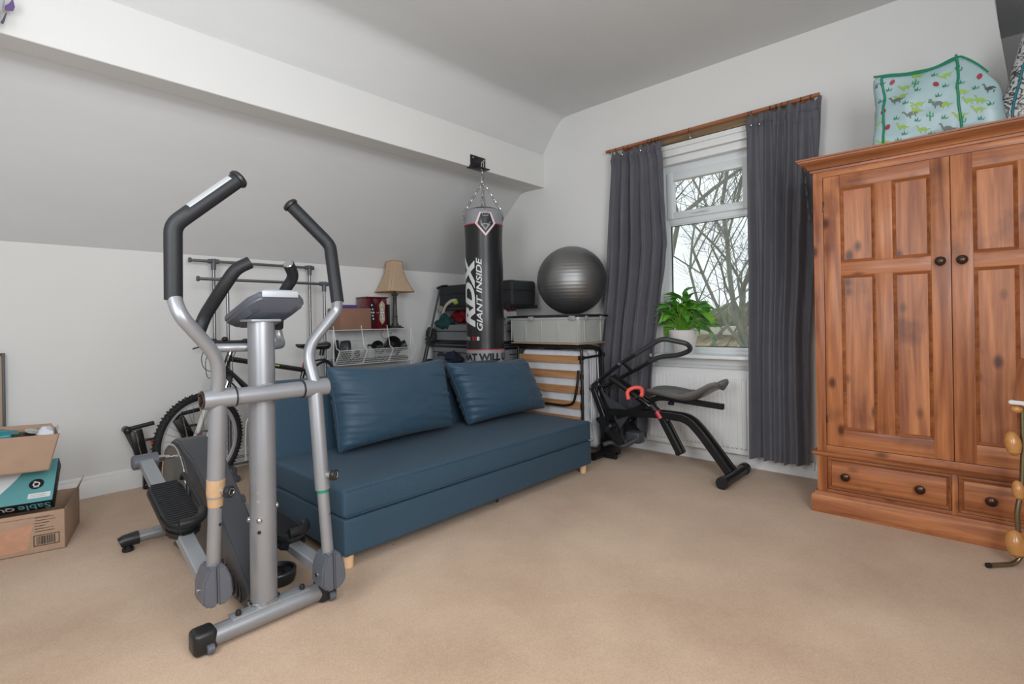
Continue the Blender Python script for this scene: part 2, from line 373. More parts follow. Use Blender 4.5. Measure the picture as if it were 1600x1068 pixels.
struct('wall_alcove', box((5.2, Y0-.1, 0), (5.3, .0, ZC)), M_wall)  # back wall pushed far out to keep the alcove dark
struct('wall_alcove_light_block', box((XW+.03, Y0, 0), (5.2, -.55, ZC)), M_wall)  # partition added to narrow the alcove and keep light out of it
struct('wall_alcove_far', box((XW+.25, -.03, 0), (5.2, .0, ZC)), M_wall)
struct('wall_rear', box((X0-.1, Y0-.1, 0), (5.3, Y0, ZC)), M_wall)
struct('wall_side', box((X0-.1, Y0, 0), (X0, YK, ZC)), M_wall)
def skirting(name, path, h):
    b = new()
    for (a, c) in path: bx(b, a, c, .004)
    struct(name, b, M_gloss)
bb = yz_prism([(YK-.018, 0), (YK-.018, .108), (YK-.014, .116), (YK-.014, .126), (YK-.007, .134), (YK-.005, .142), (YK+.01, .142), (YK+.01, 0)], X0, XW)
struct('baseboard_left', bb, M_gloss)
struct('baseboard_window', prism(new(), [V(XW-.018, -.1, 0), V(XW-.018, -.1, .085), V(XW-.008, -.1, .1), V(XW+.01, -.1, .1), V(XW+.01, -.1, 0)], V(0, YK, 0)), M_gloss)

# window: frame, sashes, panes
win = struct('window_1', (lambda b: [bx(b, *q, .004) for q in (
    ((4.15, OY0-.005, OZ0-.01), (4.22, OY0+.05, OZ1+.005)), ((4.15, OY1-.05, OZ0-.01), (4.22, OY1+.005, OZ1+.005)),
    ((4.153, OY0+.045, OZ1-.125), (4.217, OY1-.045, OZ1+.004)), ((4.153, OY0+.045, OZ0-.009), (4.217, OY1-.045, OZ0+.035)), ((4.153, OY0+.045, 1.94), (4.217, OY1-.045, 2.0)))] and b)(new()), M_upvc)
up = new()
y0, y1 = OY0+.045, OY1-.045
for lo, hi in (((4.13, y0, 1.985), (4.19, y0+.055, 2.38)), ((4.13, y1-.055, 1.985), (4.19, y1, 2.38)), ((4.132, y0+.05, 2.31), (4.188, y1-.05, 2.38)), ((4.132, y0+.05, 1.985), (4.188, y1-.05, 2.045))): bx(up, lo, hi, .006)
obj('sash', up, M_upvc, win)
obj('pane', box((4.158, y0+.04, 2.03), (4.164, y1-.04, 2.32)), M_glass, win)
lo_ = new()
for lo, hi in (((4.16, y0, .87), (4.2, y0+.015, 1.945)), ((4.16, y1-.015, .87), (4.2, y1, 1.945)), ((4.162, y0+.013, 1.93), (4.198, y1-.013, 1.95)), ((4.162, y0+.013, .87), (4.198, y1-.013, .905))): bx(lo_, lo, hi, .004)
obj('sash', lo_, M_upvc, win)
obj('pane', box((4.172, y0+.01, .9), (4.178, y1-.01, 1.935)), M_glass, win)
h = new(); bx(h, (4.118, 1.60, 2.005), (4.134, 1.66, 2.03), .004); tube(h, [V(4.112, 1.61, 2.02), V(4.105, 1.66, 2.018), V(4.105, 1.75, 2.012)], .007, seg=8)
obj('window_handle', h, M_upvc, win)
bd = new()
for yy, zz0, zz1 in ((y0+.02, .905, 1.93), (y1-.022, .905, 1.93)): bx(bd, (4.166, yy-.004, zz0), (4.17, yy+.004, zz1))
bx(bd, (4.166, y0+.02, .905), (4.17, y1-.02, .911)); bx(bd, (4.166, y0+.02, 1.925), (4.17, y1-.02, 1.93))
obj('glazing_gasket', bd, M_blk, win)
# reveal lining head with mouldings, sill, architrave over the opening
tr = new(); bx(tr, (4.085, OY0+.001, 2.44), (4.15, OY1-.001, 2.499), .004)
bx(tr, (4.055, OY0-.06, 2.50), (4.083, OY1+.06, 2.555), .006); bx(tr, (4.045, OY0-.06, 2.555), (4.083, OY1+.06, 2.575), .006); bx(tr, (4.062, OY0-.06, 2.575), (4.083, OY1+.06, 2.60), .004)
struct('trim_2', tr, M_gloss)
struct('trim_3', box((3.95, OY0-.05, .822), (4.15, OY1+.05, .85), .008), M_gloss)
struct('trim_4', box((4.068, OY0-.05, .765), (4.084, OY1+.05, .821), .004), M_gloss)
b = new(); bx(b, (4.045, .87, .06), (4.083, .93, .115), .003)
struct('trim_5', b, M_gloss)

# outside: bank, hedge, bare trees
def outside():
    g = new(); grid(g, lambda u, v: V(6+u*44, -20+v*60, -2.6+(3.35+.3*math.sin(v*19))*min(1, max(0, (u*44-3)/12))+.25*noise.noise(V(u*14, v*20, 0))), 40, 60)
    struct('ground', g, M_grass)
    hb = new()
    for k in range(46):
        y = -6+k*.55; sph(hb, (19+random.uniform(-.5, .5), y, 1.05+random.uniform(-.12, .12)), .55, (1, 1.1, .8), 10, 7)
    lump(hb, .25, 2.2)
    obj('hedge', hb, M_hedge, label='low straggly winter hedge on the bank seen through the window', cat='hedge')
    sb = new()
    for k in range(14): bx(sb, (17.0, -2+k*.92, .55+.02*(k % 2)), (17.3, -2+k*.92+.9, .80+.02*(k % 3)), .02)
    obj('garden_wall', sb, M_stone, label='low pale stone wall beyond the bare trees outside the window', cat='wall')
    def tree(base, h, seed, lean, label, r0=.16, DM=7, tw=2):
        rnd = random.Random(seed); trunk = new(); twig = new()
        def grow(p, d, r, L, depth):
            n = 4 if depth < 2 else 3; pts = [p]; q = p.copy(); dd = d.copy()
            for i in range(n):
                dd = (dd+Vector((rnd.uniform(-1, 1), rnd.uniform(-1, 1), rnd.uniform(-.6, .9)))*.2).normalized()
                q = q+dd*L/n; pts.append(q.copy())
            tube(trunk if depth < 3 else twig, pts, [r, r*.66], seg=7 if depth < 2 else (5 if depth < 3 else 3), cap=False)
            if depth >= DM: return
            kids = 3 if depth < 4 else (3 if rnd.random() < .7 else 2)
            for k in range(kids):
                ax = Vector((rnd.uniform(-1, 1), rnd.uniform(-1, 1), rnd.uniform(-.3, .5))).normalized()
                nd = (dd*.8+ax*rnd.uniform(.45, .9)+Vector((0, 0, .12))).normalized()
                at = pts[-1] if k == 0 else pts[rnd.choice([-1, -2, -2])]
                grow(at, nd, max(.004, r*(.42 if k else .66)), L*rnd.uniform(.62, .84), depth+1)
            if 0 < depth:
                for q in range(tw):
                    a_ = rnd.choice(pts[1:]); td = (dd*.5+Vector((rnd.uniform(-1, 1), rnd.uniform(-1, 1), rnd.uniform(-.4, .9)))).normalized(); L2 = rnd.uniform(.3, .8); b1 = a_+td*L2*.5; b2 = a_+(td+Vector((0, 0, rnd.uniform(-.3, .4)))).normalized()*L2
                    tube(twig, [a_, b1, b2], [min(.009, r*.5), .003], seg=3, cap=False)
        grow(Vector(base), Vector(lean).normalized(), r0, h, 0)
        t = thing('bare_tree', label, 'tree', base, group=None)
        obj('trunk', trunk, M_bark, t); obj('branch', twig, M_twig, t, kind='stuff')
    tree((9.4, 4.15, -2.6), 3.6, 3, (.02, .03, 1), 'nearest leafless tree outside, its thick trunk in the middle of the window', .15)
    tree((8.6, 2.75, -2.4), 3.0, 11, (.1, .05, 1), 'leafless tree outside whose thin limbs fill the right of the window', .07, 6, 3)
    tree((11.5, 5.7, -2.0), 3.2, 8, (0, -.05, 1), 'farther leafless tree seen at the left of the window', .08, 6, 2)
    tree((10.6, 4.75, -1.4), 1.9, 31, (.0, -.1, 1), 'low leafless tree with twigs spreading behind the houseplant', .06, 5, 3)
    tree((9.8, 3.25, -1.2), 1.7, 37, (.0, .1, 1), 'low leafless tree outside at the lower right of the window', .05, 5, 3)
    tree((13.0, 4.0, -1.5), 3.4, 23, (0, 0, 1), 'farthest leafless tree, its fine twigs spread behind the others', .08, 6, 2)
outside()

# ---------------------------------------------------------------- radiator
def radiator():
    t = thing('radiator', 'white panel radiator with vertical ribs on the wall under the window', 'radiator', (3.99, 1.65, .1))
    ya, yb, za, zb = .95, 2.36, .105, .735
    p = new(); n = 42; pitch = (yb-ya-.04)/n; prof = [(ya, 0)]
    for k in range(n):
        y = ya+.02+k*pitch; prof += [(y+pitch*.14, 0), (y+pitch*.24, .013), (y+pitch*.76, .013), (y+pitch*.86, 0)]
    prof += [(yb, 0)]; zs = [za, za+.035, za+.05, zb-.075, zb-.06, zb]; rows = []
    for zi, z in enumerate(zs):
        k = 1 if zi in (2, 3) else 0
        rows.append([p.verts.new(V(4.005-d*k, y, z)) for y, d in prof])
    for A, B in zip(rows, rows[1:]):
        for i in range(len(A)-1): p.faces.new((A[i], A[i+1], B[i+1], B[i]))
    bx(p, (4.006, ya, za), (4.018, yb, zb), .003)
    obj('panel', p, M_gloss, t)
    b = new()
    for y in (ya+.2, yb-.2): bx(b, (4.018, y-.02, za+.1), (4.084, y+.02, zb-.1), .003)
    obj('bracket', b, M_gloss, t)
    g = new(); bx(g, (4.004, ya, zb), (4.06, yb, zb+.006), .002)
    obj('top_grille', g, M_gloss, t)
    obj('back_panel', box((4.05, ya+.01, za), (4.06, yb-.01, zb)), M_gloss, t)
radiator()

# ---------------------------------------------------------------- curtain rail and curtains
def curtains():
    rail = thing('curtain_pole', 'wooden curtain pole with thin metal rings above the window', 'curtain pole', (3.99, 1.63, 2.65))
    obj('pole', T1([V(3.99, .79, 2.652), V(3.99, 2.475, 2.652)], .0145, seg=16), M_rod, rail)
    obj('back_board', box((4.06, .84, 2.605), (4.084, 2.34, 2.665), .003), wood('greenish_board', (150, 124, 92), (112, 92, 66), 1, knots=False), rail)
    for y in (.90, 2.30): obj('pole_bracket', bx(T1([V(3.99, y, 2.63), V(4.06, y, 2.63)], .009, seg=8), (4.05, y-.015, 2.612), (4.07, y+.015, 2.66), .003), M_rod, rail)
    ys = [2.44, 2.375, 2.29, 2.25, 2.06, 2.03, 2.0, 1.965, 1.70, 1.245, 1.225, 1.10, 1.06, 1.02, .975, .90, .84]
    ringm = lambda: T1([V(0, 0, 0)+V(0, .0, 0)+V(math.sin(a)*.0205, 0, math.cos(a)*.0205) for a in [2*math.pi*k/14 for k in range(14)]], .0024, seg=6, closed=True)
    r0 = None
    for i, y in enumerate(ys):
        Mx = Matrix.Translation(V(3.99, y, 2.6455)-W[rail].translation) @ Matrix.Rotation(R(random.uniform(-18, 18)), 4, 'Z')
        if r0 is None:
            r0 = obj('ring', bmesh_local(ringm(), W[rail]), M_bronze, rail); r0.matrix_local = Mx
        else: inst('ring', r0, rail, Mx)
    hk = new(); tube(hk, [V(3.985, 1.70, 2.625), V(3.98, 1.698, 2.60), V(3.975, 1.69, 2.585)], .004, seg=6); sph(hk, (3.975, 1.69, 2.583), .008, u=8, v=6)
    obj('hook', hk, M_chrome, rail)
    def curtain(name, label, ztop, zbot, yfn, nf, seed, flare=1.0):
        NZ, NU = 60, 220; th = .004
        def P(u, v, side):
            z = ztop+(zbot-ztop)*v; a, b_ = yfn(v); s = u+.012*math.sin(u*math.pi*2*nf)*(1-v)
            A = (.016+.019*min(1, v*4))*(1+.75*noise.noise(V(u*3.1, v*1.1, seed)))
            ph = u*math.pi*2*nf*(1-.12*v)+2.6*noise.noise(V(u*2.0, v*.7, seed+5))+v*1.2
            d = math.sin(ph)+.35*math.sin(ph*2+seed+v)+.25*noise.noise(V(u*26*(1-.5*v), v*2.2, seed+9))*(2-v)
            head = max(0, 1-abs(v-.028)/.02); puff = .012*head*math.sin(u*math.pi*2*nf*2.0+1)+.012*head
            x = 3.968-A*d-puff-.05*min(1, max(0, (v-.45)/.25))
            z += (.014*math.sin(u*math.pi*2*nf*1.5+seed)+.010*noise.noise(V(u*14, seed, 0))-.008)*max(0, 1-v/.02)
            z += .016*noise.noise(V(u*2.2, seed, 3))*max(0, v-.9)*10
            return V(x+side*th, a+(b_-a)*s, z+.006*math.sin(u*9)*v)
        bm = new(); g1 = grid(bm, lambda u, v: P(u, v, 0), NU, NZ); g2 = grid(bm, lambda u, v: P(u, v, 1), NU, NZ)
        for j in range(NZ):
            for i in (0, NU): bm.faces.new((g1[i][j], g1[i][j+1], g2[i][j+1], g2[i][j]))
        for i in range(NU):
            for j in (0, NZ): bm.faces.new((g1[i][j], g1[i+1][j], g2[i+1][j], g2[i][j]))
        t = thing(name, label, 'curtain', (3.975, (yfn(0)[0]+yfn(0)[1])/2, zbot))
        obj('cloth', bm, M_curt, t, ang=80)
        tp = new(); grid(tp, lambda u, v: P(u, .028+v*.004, -.8), NU, 1); grid(tp, lambda u, v: P(u, .052+v*.003, -.8), NU, 1)
        obj('heading_tape', tp, M_curt, t, ang=80)
        return t, P
    def lerp(a, b, t): return a+(b-a)*t
    def yl(v):
        if v < .5: return lerp(2.405, 2.49, v/.5), lerp(1.935, 1.885, min(1, v/.35)) + (0 if v < .35 else (v-.35)*.3)
        return lerp(2.49, 2.56, (v-.5)/.5), lerp(1.93, 2.08, (v-.5)/.5)
    t, P = curtain('curtain', 'charcoal curtain gathered on the left of the window', 2.622, .13, yl, 5.5, 1.7)
    pn = new()
    for u in (.28, .62): sph(pn, P(u, .02, -3), .008, (1, 1, 1.4), 8, 6)
    obj('hook', pn, M_chrome, t)
    def yr(v): return lerp(1.262, 1.245, v)+.03*max(0, v-.75), lerp(.775, .86, min(1, v*1.5))+(.02*v)
    t, P = curtain('curtain', 'charcoal curtain gathered on the right of the window beside the pine wardrobe', 2.628, .115, yr, 5.2, 4.1)
    pn = new()
    for u in (.1, .2): sph(pn, P(u, .035, -3), .008, (1, 1, 1.4), 8, 6)
    obj('hook', pn, M_chrome, t)
    st = new()
    for k in range(5): z = 2.2-.085*k; bx(st, (3.915-.0*k, .868-.006*k, z-.07), (3.922, .884-.006*k, z), .002)
    for k in range(6): z = 2.205-.085*k; bx(st, (3.912, .872-.006*k, z-.006), (3.918, .880-.006*k, z+.004), .001)
    obj('hanging_strap', st, M_blk, t)
def bmesh_local(bm, M):
    """a mesh drawn around the origin, pre-moved so obj() leaves it there"""
    bmesh.ops.transform(bm, matrix=M, verts=bm.verts[:]); return bm
curtains()

# ---------------------------------------------------------------- plant on the sill
def plant():
    px, py, pz = 4.01, 1.79, .851
    t = thing('potted_plant', 'leafy green houseplant in a white tapered pot on the window sill', 'plant', (px, py, pz))
    obj('pot', lathe(new(), [(.074, 0), (.078, .004), (.114, .185), (.118, .197), (.110, .197), (.106, .18)], (px, py, pz), seg=28, cap=True), M_pot, t)
    obj('soil', lathe(new(), [(.105, .17), (.103, .178)], (px, py, pz), seg=20), M_soil, t)
    def leafmesh(fold):
        bm = new(); n = 9; L = 1.0; rows = []
        for i in range(n+1):
            s = i/n; wd = .29*math.sin(math.pi*min(1, s**.75))*(1-s*.25)+(.006 if i in (0,) else 0); wd = max(wd, .004)
            x = s; z = .10*math.sin(s*math.pi)-.45*fold*s*s
            rows.append([bm.verts.new(V(x, -wd, z+.10*wd)), bm.verts.new(V(x, -wd*.5, z+.02)), bm.verts.new(V(x, 0, z-.02)), bm.verts.new(V(x, wd*.5, z+.02)), bm.verts.new(V(x, wd, z+.10*wd))])
        for A, B in zip(rows, rows[1:]):
            for k in range(4): bm.faces.new((A[k], A[k+1], B[k+1], B[k]))
        return bm
    base = {}
    rnd = random.Random(5); st = new(); k = 0
    for i in range(190):
        a = rnd.uniform(0, 2*math.pi); el = rnd.random()**.8
        out = rnd.uniform(.02, .17) if i > 30 else rnd.uniform(.0, .1)
        hgt = .215+(.20*(1-out/.2)+rnd.uniform(-.07, .08))
        p = V(px-.01+math.cos(a)*out*.75, py+math.sin(a)*out*1.15, pz+max(.17, hgt))
        p.x = min(p.x, 4.06)
        r = V(px+rnd.uniform(-.03, .03), py+rnd.uniform(-.03, .03), pz+.175)
        tube(st, [r, (r+p)/2+V(0, 0, .02), p], .0022, seg=5, cap=False)
        s = rnd.uniform(.085, .15); pitch = rnd.uniform(-.35, 1.15)-out*2.6
        Ml = Matrix.Translation(p-V(px, py, pz)) @ Matrix.Rotation(a+rnd.uniform(-.5, .5), 4, 'Z') @ Matrix.Rotation(-pitch*.8, 4, 'Y') @ Matrix.Rotation(rnd.uniform(-.7, .7), 4, 'X') @ Matrix.Scale(s, 4)
        tip = W[t] @ Ml @ V(1, 0, -.2)
        if tip.x > 4.145 or tip.x < 3.86 or tip.y > 2.02: continue
        key = (i % 3, i % 5 == 0)
        if key not in base: base[key] = obj('leaf', bmesh_local(leafmesh(.3+.35*key[0]), W[t]), M_leafl if key[1] else M_leaf, t); base[key].matrix_local = Ml
        else: inst('leaf', base[key], t, Ml)
    for (dy, dx, z, yaw_, pit, s) in ((-.2, -.02, .2, -1.7, -.5, .13), (-.26, -.04, .24, -1.3, -.2, .1)):
        p = V(px+dx, py+dy*.9, pz+z); tube(st, [V(px, py, pz+.18), V(px+dx*.5, py+dy*.5, pz+z+.08), p], .0022, seg=5, cap=False)
        inst('leaf', base[(1, False)], t, Matrix.Translation(p-V(px, py, pz)) @ Matrix.Rotation(yaw_, 4, 'Z') @ Matrix.Rotation(-pit, 4, 'Y') @ Matrix.Scale(s, 4))
    obj('stem', st, M_leafl, t, kind='stuff')
plant()

# ---------------------------------------------------------------- pine wardrobe
def wardrobe():
    XF, YL, YR, YM = 3.43, .722, -.506, .108
    XB = 3.97
    t = thing('wardrobe', 'tall orange pine wardrobe with two panelled doors above two drawers', 'wardrobe', ((XF+XB)/2, YM, 0))
    b = new()
    bx(b, (XF, YL-.022, .10), (XB, YL, 1.99)); bx(b, (XF, YR, .10), (XB, YR+.022, 1.99))
    bx(b, (XB-.012, YR+.02, .1), (XB-.002, YL-.02, 1.99)); bx(b, (XF+.02, YR+.02, 1.965), (XB-.01, YL-.02, 1.985)); bx(b, (XF+.02, YR+.02, .36), (XB-.01, YL-.02, .38)); bx(b, (XF+.02, YR+.02, .10), (XB-.01, YL-.02, .12))
    obj('carcass', b, M_pineV, t)
    for ya, yb in ((YL-.05, YL-.0), (YR, YR+.05)): obj('face_frame_stile', box((XF-.002, ya, .10), (XF+.02, yb, 1.99), .002), M_pineV, t)
    obj('face_frame_rail', box((XF-.002, YR+.05, 1.95), (XF+.02, YL-.05, 1.99), .001), M_pineH, t)
    obj('face_frame_rail', box((XF-.002, YR+.05, .345), (XF+.02, YL-.05, .392), .001), M_pineH, t)
    # mouldings run round three sides: profile (out, z)
    def run(name, prof, m_, base_out=0):
        bm = new(); rings = []
        for (x, y, sx, sy) in ((XB, YR, 0, -1), (XF, YR, -1, -1), (XF, YL, -1, 1), (XB, YL, 0, 1)):
            rings.append([bm.verts.new(V(x+sx*o, y+sy*o, z)) for o, z in prof])
        n = len(prof)
        for A, B in zip(rings, rings[1:]):
            for k in range(n): bm.faces.new((A[k], A[(k+1) % n], B[(k+1) % n], B[k]))
        bm.faces.new(rings[0][::-1]); bm.faces.new(rings[-1])
        return obj(name, bm, m_, t, ang=30)
    run('cornice', [(0, 1.985), (.012, 1.985), (.014, 1.997), (.022, 2.0), (.026, 2.012), (.036, 2.022), (.052, 2.03), (.064, 2.042), (.066, 2.05), (.072, 2.052), (.074, 2.06), (0, 2.06)], M_pineM)
    obj('top_board', box((XF+.0, YR, 2.045), (XB, YL, 2.06)), M_pineH, t)
    run('waist_moulding', [(0, .328), (.010, .328), (.013, .334), (.022, .338), (.024, .346), (.016, .352), (.002, .356), (0, .356)], M_pineM)
    run('plinth', [(0, 0), (.028, 0), (.028, .088), (.024, .1), (.014, .108), (.010, .118), (0, .122)], M_pineH)
    def bevel_frame(name, ya, yb, za, zb, x, d, w_, parent, m_h, m_v):
        """a mitred moulding sloping inwards around a recess"""
        bm = new(); o = [(ya, za), (yb, za), (yb, zb), (ya, zb)]; s = [(1, 1), (-1, 1), (-1, -1), (1, -1)]
        pr = [(0, 0), (w_*.25, -.004), (w_*.45, .0), (w_, d)]
        R_ = [[bm.verts.new(V(x+dd, y+sy*off, z+sz*off)) for off, dd in pr] for (y, z), (sy, sz) in zip(o, s)]
        for i in range(4):
            A, B = R_[i], R_[(i+1) % 4]
            for k in range(3): bm.faces.new((A[k], A[k+1], B[k+1], B[k]))
        return obj(name, bm, m_h, parent, ang=25)
    def knob(y, z, parent, x=XF):
        bm = lathe(new(), [(.009, 0), (.008, .008), (.011, .014), (.021, .02), (.0235, .027), (.021, .034), (.012, .0395), (.003, .041)], (x, y, z), (-1, 0, 0), 20)
        lathe(bm, [(.014, -.001), (.014, .002), (.009, .005)], (x, y, z), (-1, 0, 0), 20); return obj('knob', bm, M_bronze, parent)
    def door(ya, yb, knob_y):   # ya > yb, left to right in the photograph
        za, zb = .395, 1.948; xf = XF-.004; th = .022
        d = obj('door', box((xf+.012, yb+.01, za+.01), (xf+.018, ya-.01, zb-.01)), M_pineV, t)
        cols = [(ya-.083, ya-.243), (ya-.322, ya-.482)]; rows = [(1.448, 1.872), (.492, 1.374)]
        def pc(nm, y0_, y1_, z0_, z1_, m_): return obj(nm, box((xf, min(y0_, y1_), z0_), (xf+th, max(y0_, y1_), z1_), .0012), m_, d)
        pc('stile', ya, cols[0][0], za, zb, M_pineV); pc('stile', cols[1][1], yb, za, zb, M_pineV)
        for z0_, z1_ in ((za, rows[1][0]), (rows[1][1], rows[0][0]), (rows[0][1], zb)): pc('rail', cols[0][0], cols[1][1], z0_, z1_, M_pineH)
        for r in rows: pc('muntin', cols[0][1], cols[1][0], r[0], r[1], M_pineV)
        for c in cols:
            for r in rows:
                obj('panel', box((xf+.010, c[1]-.003, r[0]-.003), (xf+.016, c[0]+.003, r[1]+.003)), M_pineV, d)
                bevel_frame('panel_moulding', c[1], c[0], r[0], r[1], xf-.001, .011, .016, d, M_pineM, M_pineMV)
        knob(knob_y, 1.416, d, xf)
        for z in (.55, 1.78): obj('hinge', box((xf-.001, (ya if ya > .3 else yb)-.004, z-.03), (xf+.004, (ya if ya > .3 else yb)+.004, z+.03), .001), M_bronze, d)
    door(YL-.053, YM+.0015, YM+.042); door(YM-.0015, YR+.053, YM-.042)
    def drawer(ya, yb, ks):
        xf = XF-.004; za, zb = .135, .322
        d = obj('drawer', box((xf+.010, yb, za), (xf+.03, ya, zb), .001), M_pineH, t)
        bevel_frame('drawer_moulding', yb+.004, ya-.004, za+.004, zb-.004, xf+.001, .008, .016, d, M_pineM, M_pineMV)
        obj('drawer_front', box((xf+.002, yb+.022, za+.022), (xf+.014, ya-.022, zb-.022), .002), M_pineH, d)
        for k in ks: knob(k, .226, d, xf+.002)
    drawer(YL-.05, YM+.012, (.579, .247)); drawer(YM-.012, YR+.05, (-.026, -.36))
    obj('face_frame_stile', box((XF-.003, YM-.012, .12), (XF+.02, YM+.012, .345), .002), M_pineV, t)
    obj('face_frame_rail', box((XF-.001, YR+.05, .118), (XF+.02, YL-.05, .137), .001), M_pineH, t)
wardrobe()

# ---------------------------------------------------------------- bags on the wardrobe
def storage_bag(name, label, lo, hi, cover, piping_m, prints, seed, sag, strap_m, slump=.55, slump2=0):
    t = thing(name, label, 'bag', ((lo[0]+hi[0])/2, (lo[1]+hi[1])/2, lo[2]))
    lo, hi = Vector(lo), Vector(hi); s = hi-lo
    def warp(p):
        u, v, w_ = (p.x-lo.x)/s.x, (p.y-lo.y)/s.y, (p.z-lo.z)/s.z
        q = p.copy()
        q.z -= sag*max(0, w_-.35)*math.sin(math.pi*max(0, min(1, v)))*1.2 - sag*.5*w_*(1-v)
        if slump2: q.y -= slump2*max(0, w_)**1.5*v; q.x += .05*max(0, w_)**2
        q.z -= (q.z-lo.z)*slump*max(0, (.30-v)/.30)**1.3*(1 if v < .3 else 0)
        q.y -= .02*(1-v)*(1-w_)
        q.x -= .025*math.sin(math.pi*v)*math.sin(math.pi*w_)
        n_ = noise.noise(q*8+V(seed, 0, 0))*.022+noise.noise(V(q.x*12, q.y*12, q.z*26)+V(0, seed, 0))*.007
        q += V(-n_, n_*.6, n_*.5 if w_ > .1 else 0)
        q.z = max(q.z, lo.z)
        return q
    bm = box(lo, hi, .03, 3); bmesh.ops.subdivide_edges(bm, edges=[e for e in bm.edges if e.calc_length() > .06], cuts=16, use_grid_fill=True)
    for v in bm.verts: v.co = warp(v.co)
    tree = BVHTree.FromBMesh(bm)
    obj('bag_body', bm, cover, t, ang=60)
    def line(a, b_, n=24): return [warp(Vector(a).lerp(Vector(b_), k/n)) for k in range(n+1)]
    e = .004; x = lo.x-e; yl, yr = hi.y-.045, lo.y+.165
    pp = new()
    for a, b_ in (((x, yl, lo.z), (x, yl, hi.z-.02)), ((x, yr, lo.z), (x, yr, hi.z+.01)), ((x, yl, hi.z-.012), (x, yr, hi.z-.012)), ((x+.02, hi.y-.01, hi.z), (x+.02, lo.y+.05, hi.z+.004))):
        tube(pp, line(a, b_), .0055, seg=7)
    obj('piping', pp, piping_m, t)
    zp = new(); tube(zp, [warp(V(lo.x+s.x*.5, hi.y-.04-k/20*(s.y-.08), hi.z+.004)) for k in range(21)], .006, seg=6)
    obj('zip', zp, strap_m, t)
    st = new()
    for yy in (lo.y-.012,):
        for k in range(1):
            pts = [V(lo.x+.12, yy+.012*math.sin(i/10*3), lo.z+.02+i/10*s.z*.75) for i in range(11)]
            tube(st, [warp(p)+V(0, -.012, 0) for p in pts], .012, seg=6, rx=.3)
    obj('handle', st, strap_m, t)
    # flat printed motifs laid on the cover
    def place(shapes, y, z, sc, rot, mt_, acc):
        ca, sa = math.cos(rot), math.sin(rot)
        for poly in shapes:
            vs_ = []
            for (a, b_) in poly:
                yy, zz = y-(a*ca-b_*sa)*sc, z+(a*sa+b_*ca)*sc
                h_ = tree.ray_cast(V(lo.x-.5, yy, zz), V(1, 0, 0))
                if h_[0] is None: return
                vs_.append(acc.verts.new(h_[0]+V(-.0025, 0, 0)))
            acc.faces.new(vs_)
    prints(place, lo, hi, t)
    return t
def circ(cx, cy, rx, ry, n=12, ph=0): return [(cx+rx*math.cos(2*math.pi*k/n+ph), cy+ry*math.sin(2*math.pi*k/n+ph)) for k in range(n)]
def dino_prints(place, lo, hi, t):
    cact = [[(-.12, -1), (.12, -1), (.12, 1), (-.12, 1)], [(.1, -.3), (.6, -.3), (.6, -.1), (.1, -.1)], [(.42, -.2), (.62, -.2), (.62, .5), (.42, .5)], [(-.5, .0), (-.1, .0), (-.1, .2), (-.5, .2)], [(-.6, .0), (-.42, .0), (-.42, .7), (-.6, .7)]]
    din = [[(-.9, .1), (-.3, .55), (.3, .5), (.7, .15), (1.4, .1), (.7, -.15), (-.5, -.2)], [(-.55, .3), (-.95, 1.0), (-1.15, 1.0), (-.8, .1)], circ(-1.15, 1.0, .22, .13), [(-.5, -.1), (-.25, -.1), (-.3, -.65), (-.45, -.65)], [(.3, -.1), (.55, -.1), (.5, -.65), (.35, -.65)]]
    egg = [circ(0, 0, .45, .62, 12)]; tuft = [[(-.7, -.2), (0, .1), (-.15, -.3)], [(-.3, -.2), (0, .8), (.2, -.2)], [(.1, -.3), (.8, .3), (.5, -.3)], [(-.5, -.3), (-.6, .6), (-.1, -.2)]]
    acc = {'c': new(), 'l': new(), 'e': new(), 'g': new(), 'd': new()}
    rnd = random.Random(4)
    spots = []
    yy = hi.y-.03; i = 0
    rows = 7; cols = 9
    for r in range(rows):
        for c in range(cols):
            y = hi.y-.035-c*(hi.y-lo.y-.05)/(cols-1)+rnd.uniform(-.022, .022)+(.025 if r % 2 else 0); z = lo.z+.045+r*(hi.z-lo.z-.09)/(rows-1)+rnd.uniform(-.018, .018)
            k = (r*5+c*3+rnd.randint(0, 2)) % 8
            if y > hi.y-.02 or y < lo.y+.02: continue
            if k in (0,): place(din, y, z, .028, rnd.uniform(-.3, .3), 0, acc['g'])
            elif k in (1, 4): place(din, y, z, .024, rnd.uniform(-.3, .6), 0, acc['l'])
            elif k in (2,): place(egg, y, z, .024, rnd.uniform(-.8, .8), 0, acc['e'])
            elif k in (3,): place(cact, y, z, .024, rnd.uniform(-.3, .3), 0, acc['c'])
            else: place(tuft, y, z, .021, rnd.uniform(-.3, .3), 0, acc['d'])
    for k, m_, nm in (('g', M_dgry, 'dinosaur_print'), ('l', M_lime, 'dinosaur_print'), ('e', M_dred, 'egg_print'), ('c', M_dgrn, 'cactus_print'), ('d', M_green, 'plant_print')):
        if len(acc[k].verts): obj(nm, acc[k], m_, t, kind='stuff')
storage_bag('storage_bag', 'pale blue zipped bag printed with dinosaurs and cacti on the wardrobe top', (3.47, -.09, 2.062), (3.84, .43, 2.47), M_pvc, M_green, dino_prints, 1.0, .05, mat('teal_webbing', (28, 110, 124), .6))
